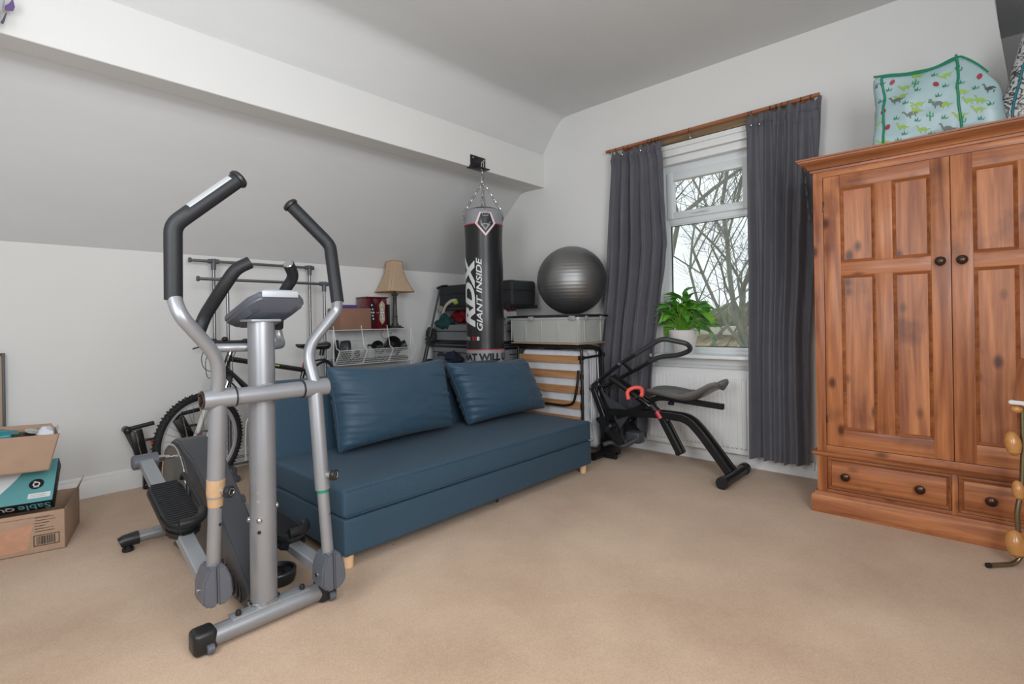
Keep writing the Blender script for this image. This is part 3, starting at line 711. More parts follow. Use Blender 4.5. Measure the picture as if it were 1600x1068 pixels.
def sketch_mat():
    mt = mat('black_and_white_sketch_print', (200, 202, 200), .4, spec=.5); nt = mt.node_tree; N, L = nt.nodes, nt.links; b = N['Principled BSDF']
    tc = N.new('ShaderNodeTexCoord'); n = N.new('ShaderNodeTexNoise'); n.inputs['Scale'].default_value = 15; n.inputs['Detail'].default_value = 8; n.inputs['Distortion'].default_value = 1.5
    v = N.new('ShaderNodeTexWave'); v.inputs['Scale'].default_value = 14; v.inputs['Distortion'].default_value = 30; v.inputs['Detail'].default_value = 4
    L.new(tc.outputs['Object'], n.inputs['Vector']); L.new(tc.outputs['Object'], v.inputs['Vector'])
    mu = N.new('ShaderNodeMath'); mu.operation = 'MULTIPLY'; L.new(n.outputs['Fac'], mu.inputs[0]); L.new(v.outputs['Fac'], mu.inputs[1])
    rp = N.new('ShaderNodeValToRGB'); rp.color_ramp.elements[0].position = .08; rp.color_ramp.elements[0].color = (.05, .05, .05, 1); rp.color_ramp.elements[1].position = .34; rp.color_ramp.elements[1].color = (.5, .51, .5, 1)
    L.new(mu.outputs[0], rp.inputs[0]); L.new(rp.outputs[0], b.inputs['Base Color']); return mt
def no_print(place, lo, hi, t):
    b = new()
    place([[(-1, -.12), (1, -.12), (1, .12), (-1, .12)]], -.27, 2.53, .06, .35, 0, b); place([circ(0, 0, .3, .5)], -.33, 2.42, .05, .3, 0, b)
    if len(b.verts): obj('print_patch', b, M_dred, t)
storage_bag('storage_bag', 'black and white sketch-patterned bulky bag at the right end of the wardrobe top', (3.52, -.52, 2.062), (3.92, -.075, 2.60), sketch_mat(), mat('teal_webbing', (28, 110, 124), .6), no_print, 3.0, .06, mat('teal_webbing', (28, 110, 124), .6), .3, .13)
obj('hanging_cable', T1([V(4.30, -.075, 3.15), V(4.305, -.09, 2.95), V(4.3, -.11, 2.72), V(4.32, -.115, 2.6)], .006, seg=8, fil=.05), M_gloss, label='thin white cable hanging in the dark alcove above the wardrobe', cat='cable')

# ---------------------------------------------------------------- sofa bed and its cushions
def sofa():
    x0, x1, yf, yb = 1.19, 3.22, 2.165, 2.95
    t = thing('sofa_bed', 'navy blue fabric sofa bed with flat backrest and pale wooden feet', 'sofa', ((x0+x1)/2, 2.6, 0))
    def slab(lo, hi, bev, amp, seed):
        b = box(lo, hi, bev, 4); bmesh.ops.subdivide_edges(b, edges=[e for e in b.edges if e.calc_length() > .12], cuts=14, use_grid_fill=True); return lump(b, amp, 5, seed)
    obj('base', slab((x0+.006, yf+.004, .064), (x1-.004, yb+.02, .238), .012, .003, 1), M_blue, t)
    obj('seat', slab((x0, yf, .242), (x1, yb-.0, .385), .022, .006, 2), M_blue, t)
    sm = new()
    for z in (.252, .372): tube(sm, [V(x0+.012, yf-.001, z), V(x1-.012, yf-.001, z)], .0028, seg=6)
    obj('seam', sm, M_blue, t)
    bk = box((x0+.01, 2.955, .24), (3.06, 3.065, .82), .03, 4); bmesh.ops.subdivide_edges(bk, edges=[e for e in bk.edges if e.calc_length() > .12], cuts=10, use_grid_fill=True); lump(bk, .006, 4, 3)
    obj('backrest', bk, M_blue, t)
    f0 = None
    for (x, y) in ((x0+.045, yf+.045), (x1-.06, yf+.045), (x0+.045, yb-.05), (x1-.06, yb-.05), ((x0+x1)/2, yb-.05)):
        obj('leg', lathe(new(), [(.021, 0), (.024, .003), (.026, .062), (.026, .066)], (x, y, 0), seg=24), M_birch, t)
    obj('zip_pull', box((2.185, yf-.004, .052), (2.205, yf+.004, .072), .003), M_ink, t)
sofa()
def cushion(label, bl, br, tr, tl, th, seed):
    """corner points around, th thick"""
    bl, br, tr, tl = map(Vector, (bl, br, tr, tl)); nrm = (br-bl).cross(tl-bl).normalized()
    bm = new(); N_ = 56
    def P(u, v, s):
        eu, ev = u*2-1, v*2-1
        pin = .05
        uu = .5+.5*eu*(1-pin*(1-ev*ev)*abs(eu)**3)-0; vv = .5+.5*ev*(1-pin*1.2*(1-eu*eu)*abs(ev)**3)
        p = (bl*(1-uu)+br*uu)*(1-vv)+(tl*(1-uu)+tr*uu)*vv
        pr = (max(0, 1-abs(eu)**2.6)*max(0, 1-abs(ev)**2.6))**.36
        # creases radiating from the side seams
        edge = abs(eu)**4
        cre = noise.noise(V(eu*1.0, ev*9+eu*2, seed))*.036*abs(eu)**3.6*(pr**.5) + noise.noise(V(eu*1.6+ev, ev*2.0, seed+3))*.010*pr + noise.noise(V(eu*9+ev*2, ev*1.0, seed+7))*.016*abs(ev)**4*(pr**.5)+noise.noise(V(eu*5, ev*6, seed+4))*.003*pr
        low = .015*(1-v)*pr
        return p+nrm*(s*(th/2*pr+cre+low))+V(0, 0, -.012*math.sin(u*math.pi)*v)
    g1 = grid(bm, lambda u, v: P(u, v, 1), N_, N_); g2 = grid(bm, lambda u, v: P(u, v, -1), N_, N_)
    bmesh.ops.remove_doubles(bm, verts=bm.verts[:], dist=.0006)
    t = thing('cushion', label, 'cushion', (bl+br)/2)
    obj('cover', bm, M_bluec, t, ang=75)
    rim = [P(k/24, 0, 0) for k in range(24)]+[P(1, k/24, 0) for k in range(24)]+[P(1-k/24, 1, 0) for k in range(24)]+[P(0, 1-k/24, 0) for k in range(24)]
    obj('seam', tube(new(), rim, .002, seg=6, closed=True), M_bluec, t)
cushion('navy cushion leaning on the sofa back below the white wire rack', (1.475, 2.725, .405), (2.36, 2.775, .405), (2.315, 2.815, .885), (1.45, 2.815, .895), .25, 1.0)
cushion('navy cushion leaning on the sofa back in front of the punch bag', (2.475, 2.715, .405), (3.35, 2.725, .405), (3.20, 2.825, .835), (2.355, 2.825, .855), .25, 5.0)

# ---------------------------------------------------------------- punch bag hanging from the beam
def punchbag():
    cx, cy, r = 3.165, 3.235, .166
    t = thing('punch_bag', 'tall black punch bag with silver bands and white lettering hanging on chains', 'punch bag', (cx, cy, .60))
    prof = [(.13, .605), (.16, .615), (r, .65)]+[(r+.0025*math.sin(i*1.3), .65+i*(2.03-.65)/16) for i in range(1, 17)]+[(r-.002, 2.085), (.150, 2.115)]
    obj('body', lathe(new(), prof, (cx, cy, 0), seg=56), M_bag, t)
    obj('top_cap', lathe(new(), [(.150, 2.112), (.145, 2.12), (.11, 2.135), (.05, 2.145), (.01, 2.145)], (cx, cy, 0), seg=40), M_bag, t)
    def shell(z0_, z1_, rr): return lathe(new(), [(rr, z0_), (rr, (z0_+z1_)/2), (rr, z1_)], (cx, cy, 0), seg=56, cap=False)
    obj('band', lathe(new(), [(r+.004, 1.985), (r+.0035, 2.05), (r+.001, 2.088), (.151, 2.117)], (cx, cy, 0), seg=56, cap=False), M_bagsil, t, label='silver grey band round the top of the bag')
    obj('band', shell(.775, .90, r+.0045), M_bagsil, t, label='silver grey lettered band near the bottom')
    s = new()
    for z in (.902, 1.983): merge(s, shell(z-.004, z+.004, r+.005))
    obj('red_line', s, M_red, t)
    n0 = math.atan2(-cy, -cx)   # towards the camera
    def wrap(bm, f):
        for v in bm.verts:
            a, z, off = f(v.co.x, v.co.y); th = n0+a; rr = r+.0065+off
            v.co = V(cx+rr*math.cos(th), cy+rr*math.sin(th), z)
        return bm
    # angle a grows towards the right of the picture
    obj('lettering', wrap(text_mesh('RDX', .035, .25), lambda x, y: (-.42-y*.62, 1.00+x*.455, 0)), M_white, t) if False else None
    def up_text(s_, a0, a1, z0_, z1_, **k):   # reads bottom to top, letter tops to the left
        return wrap(text_mesh(s_, cuts=12, **k), lambda x, y: (a1+(a0-a1)*y, z0_+(z1_-z0_)*x, 0))
    obj('lettering', up_text('RDX', -1.28, -.50, 1.095, 1.725, bold=.045, shear=.28), M_white, t, label='large white upright letters')
    obj('lettering', up_text('GIANT INSIDE', -.42, -.12, 1.065, 1.69, bold=.02, shear=.28), M_white, t, label='smaller white upright letters')
    obj('lettering', wrap(text_mesh('F9R', .03), lambda x, y: (-1.22+x*.40, .98+y*.034, 0)), M_lgrey, t)
    obj('lettering', wrap(text_mesh('X1', .03), lambda x, y: (-.72+x*.24, .98+y*.034, 0)), M_red, t)
    obj('lettering', wrap(text_mesh('8', .04), lambda x, y: (-.44+x*.15, .98+y*.034, 0)), M_white, t)
    obj('lettering', wrap(text_mesh('WHAT WILL U', .055, cuts=24), lambda x, y: (-1.95+x*3.22, .805+y*.066, 0)), M_ink, t)
    # diamond badge below a chain ring
    ac = .10
    def badge(w_, z0_, z1_, ztop, off, m_, nm, inner=None):
        b = new(); pts = [(-w_, z1_), (0, z0_), (w_, z1_), (w_*.55, ztop), (-w_*.55, ztop)]
        k = 8; c_ = b.verts.new(V(0, (z0_+z1_)/2+.02, 0)); ring = []
        for i in range(len(pts)):
            p, q = pts[i], pts[(i+1) % len(pts)]
            for j in range(k): ring.append(b.verts.new(V(p[0]+(q[0]-p[0])*j/k, p[1]+(q[1]-p[1])*j/k, 0)))
        for i in range(len(ring)): b.faces.new((c_, ring[i], ring[(i+1) % len(ring)]))
        bmesh.ops.subdivide_edges(b, edges=b.edges[:], cuts=2)
        obj(nm, wrap(b, lambda x, y: (ac+x, y, off)), m_, t)
    badge(.56, 1.865, 1.985, 2.08, .0005, M_red, 'badge_outline'); badge(.53, 1.872, 1.985, 2.078, .0012, M_white, 'badge_outline')
    badge(.40, 1.895, 1.982, 2.07, .0018, M_bag, 'badge'); badge(.24, 1.92, 1.972, 1.98, .0024, M_lgrey, 'badge'); badge(.12, 1.94, 1.966, 1.97, .003, M_bag, 'badge')
    # D rings, chains
    def link(bm, p, d, L, wd, th, twist):
        d = d.normalized(); ref = V(1, 0, 0) if abs(d.x) < .8 else V(0, 1, 0); u = (ref-d*ref.dot(d)).normalized(); v2 = d.cross(u)
        u = u*math.cos(twist)+v2*math.sin(twist); pts = []
        for k in range(6): a = math.pi*k/5; pts.append(p+d*(L/2-wd)+d*math.sin(a)*wd*1+u*math.cos(a)*wd)
        for k in range(6): a = math.pi+math.pi*k/5; pts.append(p-d*(L/2-wd)+d*math.sin(a)*wd+u*math.cos(a)*wd)
        tube(bm, pts, th, seg=5, closed=True)
    top = V(cx, cy, 2.375)
    for q in range(4):
        a = n0+ac+q*math.pi/2; e = V(cx+(r+.004)*math.cos(a), cy+(r+.004)*math.sin(a), 2.105); b = new(); n = 9
        for k in range(n): link(b, top.lerp(e, (k+.5)/n), e-top, (e-top).length/n*1.38, .0085, .0022, (k % 2)*math.pi/2+.3*q)
        obj('chain', b, M_chrome, t)
        s = new(); q_ = V(math.cos(a), math.sin(a), 0); tg = V(-q_.y, q_.x, 0); c0 = V(cx, cy, 0)+q_*(r+.011)
        pts = [c0+tg*x+V(0, 0, z) for x, z in ((-.022, 2.045), (.022, 2.045), (.024, 2.06), (.012, 2.085), (0, 2.09), (-.012, 2.085), (-.024, 2.06))]
        tube(s, pts, .0035, seg=6, closed=True); obj('d_ring', s, M_chrome, t)
        obj('strap', wrap(grid_bm(lambda u, v: V(u, v, 0), 6, 4), lambda x, y, q=q: (ac+q*math.pi/2-.13+x*.26, 2.03+y*.022, .004)), M_bag, t)
    b = new(); z = 2.40
    for k in range(2): link(b, V(cx, cy, 2.40+.045*k), V(0, 0, 1), .07, .011, .0028, k*math.pi/2)
    sph(b, (cx, cy, 2.378), .012, u=10, v=8)
    obj('swivel', b, M_chrome, t)
    # bracket bolted to the beam
    m_ = thing('beam_bracket', 'black steel bracket plate bolted to the white beam above the punch bag', 'bracket', (3.13, 3.272, 2.5))
    pl = new(); bx(pl, (3.05, 3.262, 2.515), (3.23, 3.271, 2.605), .002); bx(pl, (3.035, 3.20, 2.488), (3.225, 3.30, 2.496), .002)
    prism(pl, [V(3.045, 3.262, 2.515), V(3.235, 3.262, 2.515), V(3.225, 3.262, 2.496), V(3.035, 3.262, 2.496)], V(0, .009, 0))
    obj('plate', pl, M_blkm, m_)
    for x in (3.075, 3.205): obj('bolt', lathe(new(), [(.009, 0), (.009, .006), (.005, .01)], (x, 3.262, 2.58), (0, -1, 0), 6), M_chrome, m_)
    lk = new(); tube(lk, [V(cx-.012, cy, 2.49), V(cx-.014, cy, 2.54), V(cx, cy, 2.56), V(cx+.014, cy, 2.54), V(cx+.012, cy, 2.49), V(cx, cy, 2.462)], .004, seg=6, closed=True)
    tube(lk, [V(cx, 3.26, 2.55), V(cx, cy-.012, 2.55)], .006, seg=8)
    obj('hanging_link', lk, M_chrome, m_)
def grid_bm(f, a, b_): bm = new(); grid(bm, f, a, b_); return bm
punchbag()

# ---------------------------------------------------------------- folded guest bed
def guest_bed():
    t = thing('folding_bed', 'folded guest bed with wooden slats and black frame, mattress inside', 'folding bed', (3.55, 2.75, 0))
    # the slatted face: slats run along y
    base = None
    for z in (.815, .69, .565, .44, .315, .19):
        s = new()
        n = 10
        for k in range(n):
            pass
        grid_pts = [V(3.452-.006*math.sin(math.pi*k/n), 2.43+k*(3.10-2.43)/n, z) for k in range(n+1)]
        rtube(s, grid_pts, .008, .062)
        obj('slat', s, M_slat, t)
    fr = new()
    tube(fr, [V(3.45, 2.405, .05), V(3.45, 2.405, .905), V(3.45, 2.46, .925), V(3.45, 3.10, .915)], .0125, seg=10, fil=.06)
    tube(fr, [V(3.45, 3.10, .06), V(3.45, 3.10, .915)], .0125, seg=10)
    tube(fr, [V(3.455, 2.43, .925), V(3.60, 2.40, .925), V(3.74, 2.395, .88), V(3.75, 2.395, .60)], .0125, seg=10, fil=.09)
    tube(fr, [V(3.45, 2.405, .83), V(3.60, 2.40, .835), V(3.75, 2.395, .84)], .010, seg=8)
    obj('frame', fr, M_blkm, t)
    lg = T1([V(3.435, 2.43, .73), V(3.43, 2.44, .60), V(3.425, 2.475, .455), V(3.425, 2.56, .43), V(3.425, 3.02, .43), V(3.425, 3.06, .50), V(3.435, 3.06, .74)], .0105, seg=10, fil=.06)
    obj('leg', lg, M_blkm, t)
    for z in (.80, .675, .55, .425, .30): obj('slat_holder', box((3.452, 2.40, z-.022), (3.47, 2.43, z+.022), .004), M_blk, t)
    for lo, hi in (((3.43, 2.39, .815), (3.47, 2.43, .85)), ((3.735, 2.38, .825), (3.765, 2.41, .86))): obj('frame_clamp', box(lo, hi, .004), M_blk, t)
    for (x, y) in ((3.45, 2.405), (3.45, 3.10), (3.75, 2.40), (3.75, 3.08)):
        c = new(); lathe(c, [(.022, -.011), (.024, 0), (.022, .011)], (x, y, .024), (0, 1, 0), 14); bx(c, (x-.01, y-.016, .02), (x+.01, y+.016, .07), .003)
        obj('castor', c, M_blk, t)
    # doubled mattress between the halves
    def mat_half(x0, x1, seed, ztop, zb):
        b = box((x0, 2.425, zb), (x1, 3.08, ztop), .035, 3); bmesh.ops.subdivide_edges(b, edges=[e for e in b.edges if e.calc_length() > .1], cuts=18, use_grid_fill=True)
        for v in b.verts:
            n_ = v.co
            q = .006*math.sin(n_.z*2*math.pi/.055)*math.sin((n_.y+n_.x)*2*math.pi/.055)
            d = noise.noise(n_*5+V(seed, 0, 0))*.018
            sag = .035*max(0, (.35-n_.z)/.3) if n_.y < 2.5 else 0
            v.co += V(d*.3, (q+d) if n_.y < 2.46 else 0, q if n_.z > ztop-.05 else 0)+V(sag*.8, -sag, 0)
        return b
    m1 = obj('mattress', mat_half(3.475, 3.60, 1, .885, .12), M_matt, t); m2 = obj('mattress', mat_half(3.605, 3.72, 4, .89, .055), M_matt, t)
    for x, mm in ((3.485, m1), (3.59, m1), (3.615, m2), (3.705, m2)):
        obj('piping', T1([V(x, 2.418, .12), V(x, 2.412, .5), V(x, 2.42, .87)], .005, seg=6), M_matt, mm)
    obj('far_frame', T1([V(3.74, 2.45, .06), V(3.74, 2.45, .9), V(3.74, 3.06, .9), V(3.74, 3.06, .06)], .0125, seg=8, fil=.05), M_blkm, t)
    bn = new(); prism(bn, [V(3.50, 2.70, .893), V(3.52, 2.86, .893), V(3.56, 2.83, .893), V(3.55, 2.68, .893)], V(0, 0, .02), .004)
    obj('strap', bn, M_blkm, t)
guest_bed()
obj('wooden_board', box((3.415, 2.41, .940), (3.82, 3.16, .952), .002), mat('dull_plywood', (168, 140, 112), .7, var=.05, vscale=8), label='thin wooden board under the translucent storage box on the folded bed', cat='board')
def storage_box():
    t = thing('storage_box', 'large translucent plastic storage box with a black lid under the silver exercise ball', 'storage box', (3.62, 2.78, .953))
    x0, x1, y0_, y1_, z0_, z1_ = 3.41, 3.83, 2.40, 3.18, .954, 1.172
    tp = .022; b = new(); o, i_ = [], []
    def ring(bm, z, off):
        c = [(x0+off, y0_+off), (x1-off, y0_+off), (x1-off, y1_-off), (x0+off, y1_-off)]; pts = []
        for k, (x, y) in enumerate(c):
            sx = 1 if k in (1, 2) else -1; sy = 1 if k in (2, 3) else -1; r_ = .03
            a0 = [math.pi, 1.5*math.pi, 0, .5*math.pi][k]
            for j in range(5): a = a0+math.pi/2*j/4; pts.append(bm.verts.new(V(x-sx*r_+r_*math.cos(a), y-sy*r_+r_*math.sin(a), z)))
        return pts
    rs = [ring(b, z0_, tp), ring(b, z0_+.19, .006), ring(b, z0_+.195, 0), ring(b, z1_, 0)]
    ins = [ring(b, z1_, .003), ring(b, z0_+.19, .009), ring(b, z0_+.003, tp+.003)]
    al = rs+ins
    for A, B in zip(al, al[1:]):
        for k in range(20): b.faces.new((A[k], A[(k+1) % 20], B[(k+1) % 20], B[k]))
    b.faces.new(rs[0][::-1]); b.faces.new(ins[-1])
    obj('box_body', b, M_boxp, t)
    rb = new()
    for y in (2.42, 2.62, 2.80, 2.98, 3.15): bx(rb, (x0+.004, y-.004, z0_+.01), (x0+.014, y+.004, z1_-.02), .002)
    for x in (3.50, 3.74): bx(rb, (x-.004, y0_+.004, z0_+.01), (x+.004, y0_+.012, z1_-.02), .002)
    obj('rib', rb, M_boxp, t)
    ld = box((x0-.012, y0_-.012, z1_-.004), (x1+.012, y1_+.012, z1_+.014), .006, 2); bx(ld, (x0+.03, y0_+.03, z1_+.012), (x1-.03, y1_-.03, z1_+.018), .004)
    obj('lid', ld, M_blk, t)
    cl = new()
    for y in (2.46, 2.9): bx(cl, (x0-.018, y-.03, z1_-.03), (x0-.010, y+.03, z1_+.006), .003)
    for x in (3.5, 3.72): bx(cl, (x-.02, y0_-.018, z1_-.03), (x+.02, y0_-.010, z1_+.004), .003)
    obj('clip', cl, M_lgrey, t)
    st = new(); bx(st, (3.45, 2.47, .962), (3.79, 2.76, 1.09), .02); bx(st, (3.45, 2.80, .962), (3.79, 3.12, 1.12), .02)
    obj('packed_contents', st, mat('pale_packed_cloth', (196, 190, 176), .9, bump=.4, bscale=16, var=.1, vscale=8), label='pale folded cloth inside the closed storage box', cat='cloth')
storage_box()
def ball():
    c = V(3.735, 2.70, 1.497); r = .31
    bm = new(); bmesh.ops.create_uvsphere(bm, u_segments=72, v_segments=150, radius=r)
    for v in bm.verts:
        z = v.co.z/r; lat = math.asin(max(-1, min(1, z)))
        k = 1+(.0022*math.sin(lat*62) if abs(z) < .93 else 0)
        v.co = V(v.co.x*k, v.co.y*k, v.co.z*.985)
        if v.co.z < -.300: v.co.z = -.300
        v.co += c
    t = thing('exercise_ball', 'big shiny grey exercise ball resting on the storage box', 'exercise ball', (c.x, c.y, 1.193))
    obj('ball', bm, M_ball, t, ang=85)
    obj('plug', lathe(new(), [(.012, 0), (.012, .004), (.006, .006)], c+V(.31, .0, 0)*.99, (1, 0, 0), 12), M_blk, t)
ball()

# ---------------------------------------------------------------- luggage heap in the corner behind the punch bag
def case(name, label, lo, hi, m_, handle=True, wheels=True, seed=0, band=None, cat='suitcase'):
    t = thing(name, label, cat, ((lo[0]+hi[0])/2, (lo[1]+hi[1])/2, lo[2]))
    b = box(lo, hi, .03, 3); bmesh.ops.subdivide_edges(b, edges=[e for e in b.edges if e.calc_length() > .1], cuts=6, use_grid_fill=True); lump(b, .008, 6, seed)
    obj('shell', b, m_, t)
    x = lo[0]-.002; zm = (lo[2]+hi[2])/2
    zp = new(); tube(zp, [V(x, lo[1]+.02, zm+.03), V(x, hi[1]-.02, zm+.03)], .004, seg=6); tube(zp, [V(x, lo[1]+.02, zm+.03), V(lo[0]+.05, lo[1]-.003, zm+.03), V(hi[0]-.03, lo[1]-.003, zm+.03)], .004, seg=6)
    obj('zip', zp, M_blk, t)
    if handle:
        for y in (lo[1]+.22,):
            h_ = T1([V(x, y-.07, zm-.02), V(x-.02, y-.055, zm-.015), V(x-.028, y, zm-.01), V(x-.02, y+.055, zm-.015), V(x, y+.07, zm-.02)], .009, seg=8, fil=.01)
            obj('handle', h_, M_blk, t)
    if band: obj('band', box((lo[0]-.004, lo[1]-.004, band[0]), (hi[0]-.02, hi[1]+.004, band[1]), .003), M_blk, t, label='black strip along the case')
    return t
case('suitcase', 'grey suitcase lying lowest in the corner heap behind the punch bag', (3.50, 3.24, .42), (4.0, 4.36, .68), M_gcloth, seed=1, band=(.44, .48))
case('suitcase', 'dark navy holdall at the bottom of the corner heap', (3.45, 3.22, .001), (3.98, 4.3, .41), M_navy, seed=2, handle=False, cat='bag')
case('suitcase', 'grey suitcase second from the top of the corner heap, black band along it', (3.46, 3.26, .69), (4.02, 4.36, .905), M_gcloth, seed=3, band=(.875, .90))
case('suitcase', 'grey soft suitcase under the coloured clothes in the corner heap', (3.48, 3.30, .915), (4.0, 4.36, 1.115), M_gcloth, seed=4, band=(.925, .955))
c5 = case('suitcase', 'long black fabric case lying on top of the corner heap', (3.56, 3.27, 1.285), (3.92, 4.36, 1.535), M_bcloth, seed=5)
obj('wheel_base', box((3.545, 3.255, 1.262), (3.93, 4.36, 1.30), .012), M_blk, c5)
for y in (4.30, 3.30): obj('wheel', lathe(new(), [(.018, -.012), (.034, -.010), (.036, 0), (.034, .010), (.018, .012)], (3.545, y, 1.285), (1, 0, 0), 18), M_lgrey if y > 4 else M_blk, c5)
obj('clasp', (lambda b: [sph(b, (3.553, y, z), .008, u=8, v=6) for y, z in ((3.40, 1.465), (3.425, 1.46))] and b)(new()), M_chrome, c5)
def cloth_lump(name, label, c, r, sc, m_, seed, cat='clothes'):
    b = sph(new(), c, r, sc, 28, 18); lump(b, r*.45, 2.2/r*.6, seed); lump(b, r*.30, 5/r*.6, seed+3); lump(b, r*.10, 12/r*.6, seed+5); return obj(name, b, m_, label=label, cat=cat)
cloth_lump('folded_cloth', 'bright red cloth stuffed between the cases left of the punch bag', (3.70, 4.10, 1.20), .11, (1, 1.5, .52), M_redc, 1)
cloth_lump('folded_cloth', 'teal cloth hanging over the grey suitcase left of the punch bag', (3.53, 4.22, 1.135), .10, (.75, 1.4, .55), M_teal, 2)
cloth_lump('folded_cloth', 'grey and white cloth bundle right of the punch bag above the grey suitcase', (3.62, 3.42, 1.185), .11, (1, 1.2, .6), mat('light_grey_cloth', (176, 178, 180), .9, bump=.4, bscale=30), 3)
cloth_lump('folded_cloth', 'small red cloth showing right of the punch bag under the black case', (3.63, 3.38, 1.262), .05, (1.2, 1.5, .5), M_redc, 4)
cloth_lump('folded_cloth', 'crumpled black cloth at the left end of the corner heap', (3.46, 4.36, .99), .08, (.6, .9, 1.1), M_bcloth, 6)
cloth_lump('folded_cloth', 'dark navy cloth lying in front of the heap beside the punch bag', (3.40, 4.0, .76), .11, (.8, 1.6, .55), M_navy, 7)
tt = thing('soft_toy', 'pale curved soft toy with a lime patch beside the red cloth in the heap', 'soft toy', (3.56, 4.12, 1.25))
obj('limb', T1([V(3.54, 4.27, 1.22), V(3.54, 4.22, 1.32), V(3.55, 4.12, 1.37), V(3.56, 4.05, 1.36)], [.014, .022], seg=10, fil=.06), mat('cream_plush', (206, 196, 176), .9), tt)
obj('patch', sph(new(), (3.55, 4.06, 1.345), .028, (1, 1.1, .8), 14, 8), mat('lime_plush', (160, 196, 60), .9), tt)
def vacuum():
    t = thing('folding_trolley', 'black folding trolley with a long slanted handle beside the corner heap', 'trolley', (3.24, 4.2, 0))
    a, b_ = V(3.24, 4.2, .77), V(3.455, 4.2, 1.51)
    obj('upper_tube', T1([a.lerp(b_, .32), b_], .011, seg=10), M_char, t)
    l = new()
    for dx in (-.014, .014): tube(l, [V(3.10+dx, 4.2, .20), a.lerp(b_, .0)+V(dx, 0, 0), a.lerp(b_, .42)+V(dx, 0, 0)], .009, seg=8)
    obj('lower_tube', l, M_blk, t)
    obj('collar', T1([a.lerp(b_, .30), a.lerp(b_, .40)], .022, seg=10), M_blk, t)
    g = new(); tube(g, [V(3.43, 4.2, 1.505), V(3.49, 4.2, 1.525), V(3.55, 4.20, 1.53)], .012, seg=10); sph(g, (3.425, 4.2, 1.50), .016, u=10, v=8)
    obj('grip', g, M_blk, t)
    bd = sph(new(), (3.22, 4.1, .62), .17, (.95, .7, .9), 28, 18); lump(bd, .01, 9)
    obj('housing', bd, M_blk, t)
    obj('wheel_rim', lathe(new(), [(.09, -.012), (.12, -.01), (.125, 0), (.12, .01), (.09, .012)], (3.27, 3.98, .68), (-.3, -1, .1), 28), M_gplast, t)
    fb = new(); bx(fb, (3.02, 4.02, .0), (3.38, 4.36, .08), .02); tube(fb, [V(3.10, 4.2, .05), V(3.10, 4.2, .25)], .012, seg=8); bx(fb, (3.1, 4.05, .07), (3.34, 4.3, .5), .03)
    obj('base', fb, M_blk, t)
vacuum()

# ---------------------------------------------------------------- white wire shelf unit and what it carries
def wire_shelf():
    t = thing('wire_rack', 'white wire storage rack with slanted basket bins standing at the knee wall', 'wire rack', (2.68, 4.3, 0))
    x0, x1, yf, yb, zt, zb = 2.235, 3.06, 4.19, 4.44, 1.085, .775
    xs = [x0, x0+(x1-x0)/3, x0+2*(x1-x0)/3, x1]; r = .0035
    fr = new()
    for z in (zt,):
        tube(fr, [V(x0, yf, z), V(x1, yf, z), V(x1, yb, z), V(x0, yb, z)], r, seg=6, closed=True)
    obj('top_frame', fr, M_wire, t)
    s = new()
    for k in range(26): x = x0+(x1-x0)*k/25; tube(s, [V(x, yf, zt-.003), V(x, yb, zt-.003)], .0016, seg=4)
    obj('shelf_wire', s, M_wire, t, kind='stuff')
    s = new()
    for k in range(56): x = x0+(x1-x0)*k/55; tube(s, [V(x, yb, .42), V(x, yb, zt+.0)], .0012, seg=4)
    for z in (.5, .62, .74, .86, .98): tube(s, [V(x0, yb-.003, z), V(x1, yb-.003, z)], .0012, seg=4)
    obj('back_mesh', s, M_wire, t, kind='stuff')
    for x in (x0, x1):
        s = new()
        for k in range(10): y = yf+(yb-yf)*k/9; tube(s, [V(x, y, zb), V(x, y, zt)], .0012, seg=4)
        for k in range(8): z = zb+(zt-zb)*k/7; tube(s, [V(x, yf, z), V(x, yb, z)], .0012, seg=4)
        obj('side_mesh', s, M_wire, t, kind='stuff')
    for x in xs:      # slanted dividers coming forward to the bin lip
        obj('divider_wire', T1([V(x, yf, zt+.04), V(x+.008, yf-.035, .925), V(x+.02, yf-.07, .905), V(x-.005, yf-.02, .775), V(x, yb, .775)], r, seg=6, fil=.01), M_wire, t)
    for i in range(3):   # basket fronts
        a, b_ = xs[i]+.012, xs[i+1]+.004; s = new()
        P = lambda u, v: V(a+(b_-a)*u+.02*v-.005, yf-.02-.05*v, .775+.13*v)
        for k in range(19): tube(s, [P(k/18, 0), P(k/18, 1)], .0013, seg=4)
        for k in range(8): tube(s, [P(0, k/7), P(1, k/7)], .0013, seg=4)
        fl = s
        for k in range(10): y = yf-.02+(yb-yf)*k/9; tube(fl, [V(a, y, .775), V(b_, y, .775)], .0014, seg=4)
        obj('basket_mesh', s, M_wire, t, kind='stuff')
        obj('basket_rim', T1([P(0, 0), P(1, 0), P(1, 1), P(0, 1)], .0032, seg=6, closed=True), M_wire, t)
    lg = None
    for x in (x0, x1):
        for y in (yf, yb):
            obj('leg', T1([V(x, y, 0), V(x, y, zt)], .005, seg=6), M_wire, t)
    fr = new()
    for z in (.40, .06):
        tube(fr, [V(x0, yf, z), V(x1, yf, z), V(x1, yb, z), V(x0, yb, z)], r, seg=6, closed=True)
        for k in range(14): x = x0+(x1-x0)*k/13; tube(fr, [V(x, yf, z), V(x, yb, z)], .0016, seg=4)
    obj('lower_shelf', fr, M_wire, t)
    return t
wire_shelf()
zs = .815
for x0_, x1_, lab in ((2.25, 2.50, 'left'), (2.53, 2.77, 'middle'), (2.81, 3.03, 'right')):
    obj('black_cloth', soft_box((x0_, 4.185, .779), (x1_, 4.42, .817), .012, 5, .006, 14, x0_), M_bcloth, label='flat folded black cloth lining the %s bin of the white wire rack' % lab, cat='cloth')
t = thing('weight_disc', 'black rubber disc standing on edge at the left end of the wire bin', 'weight', (2.30, 4.28, zs))
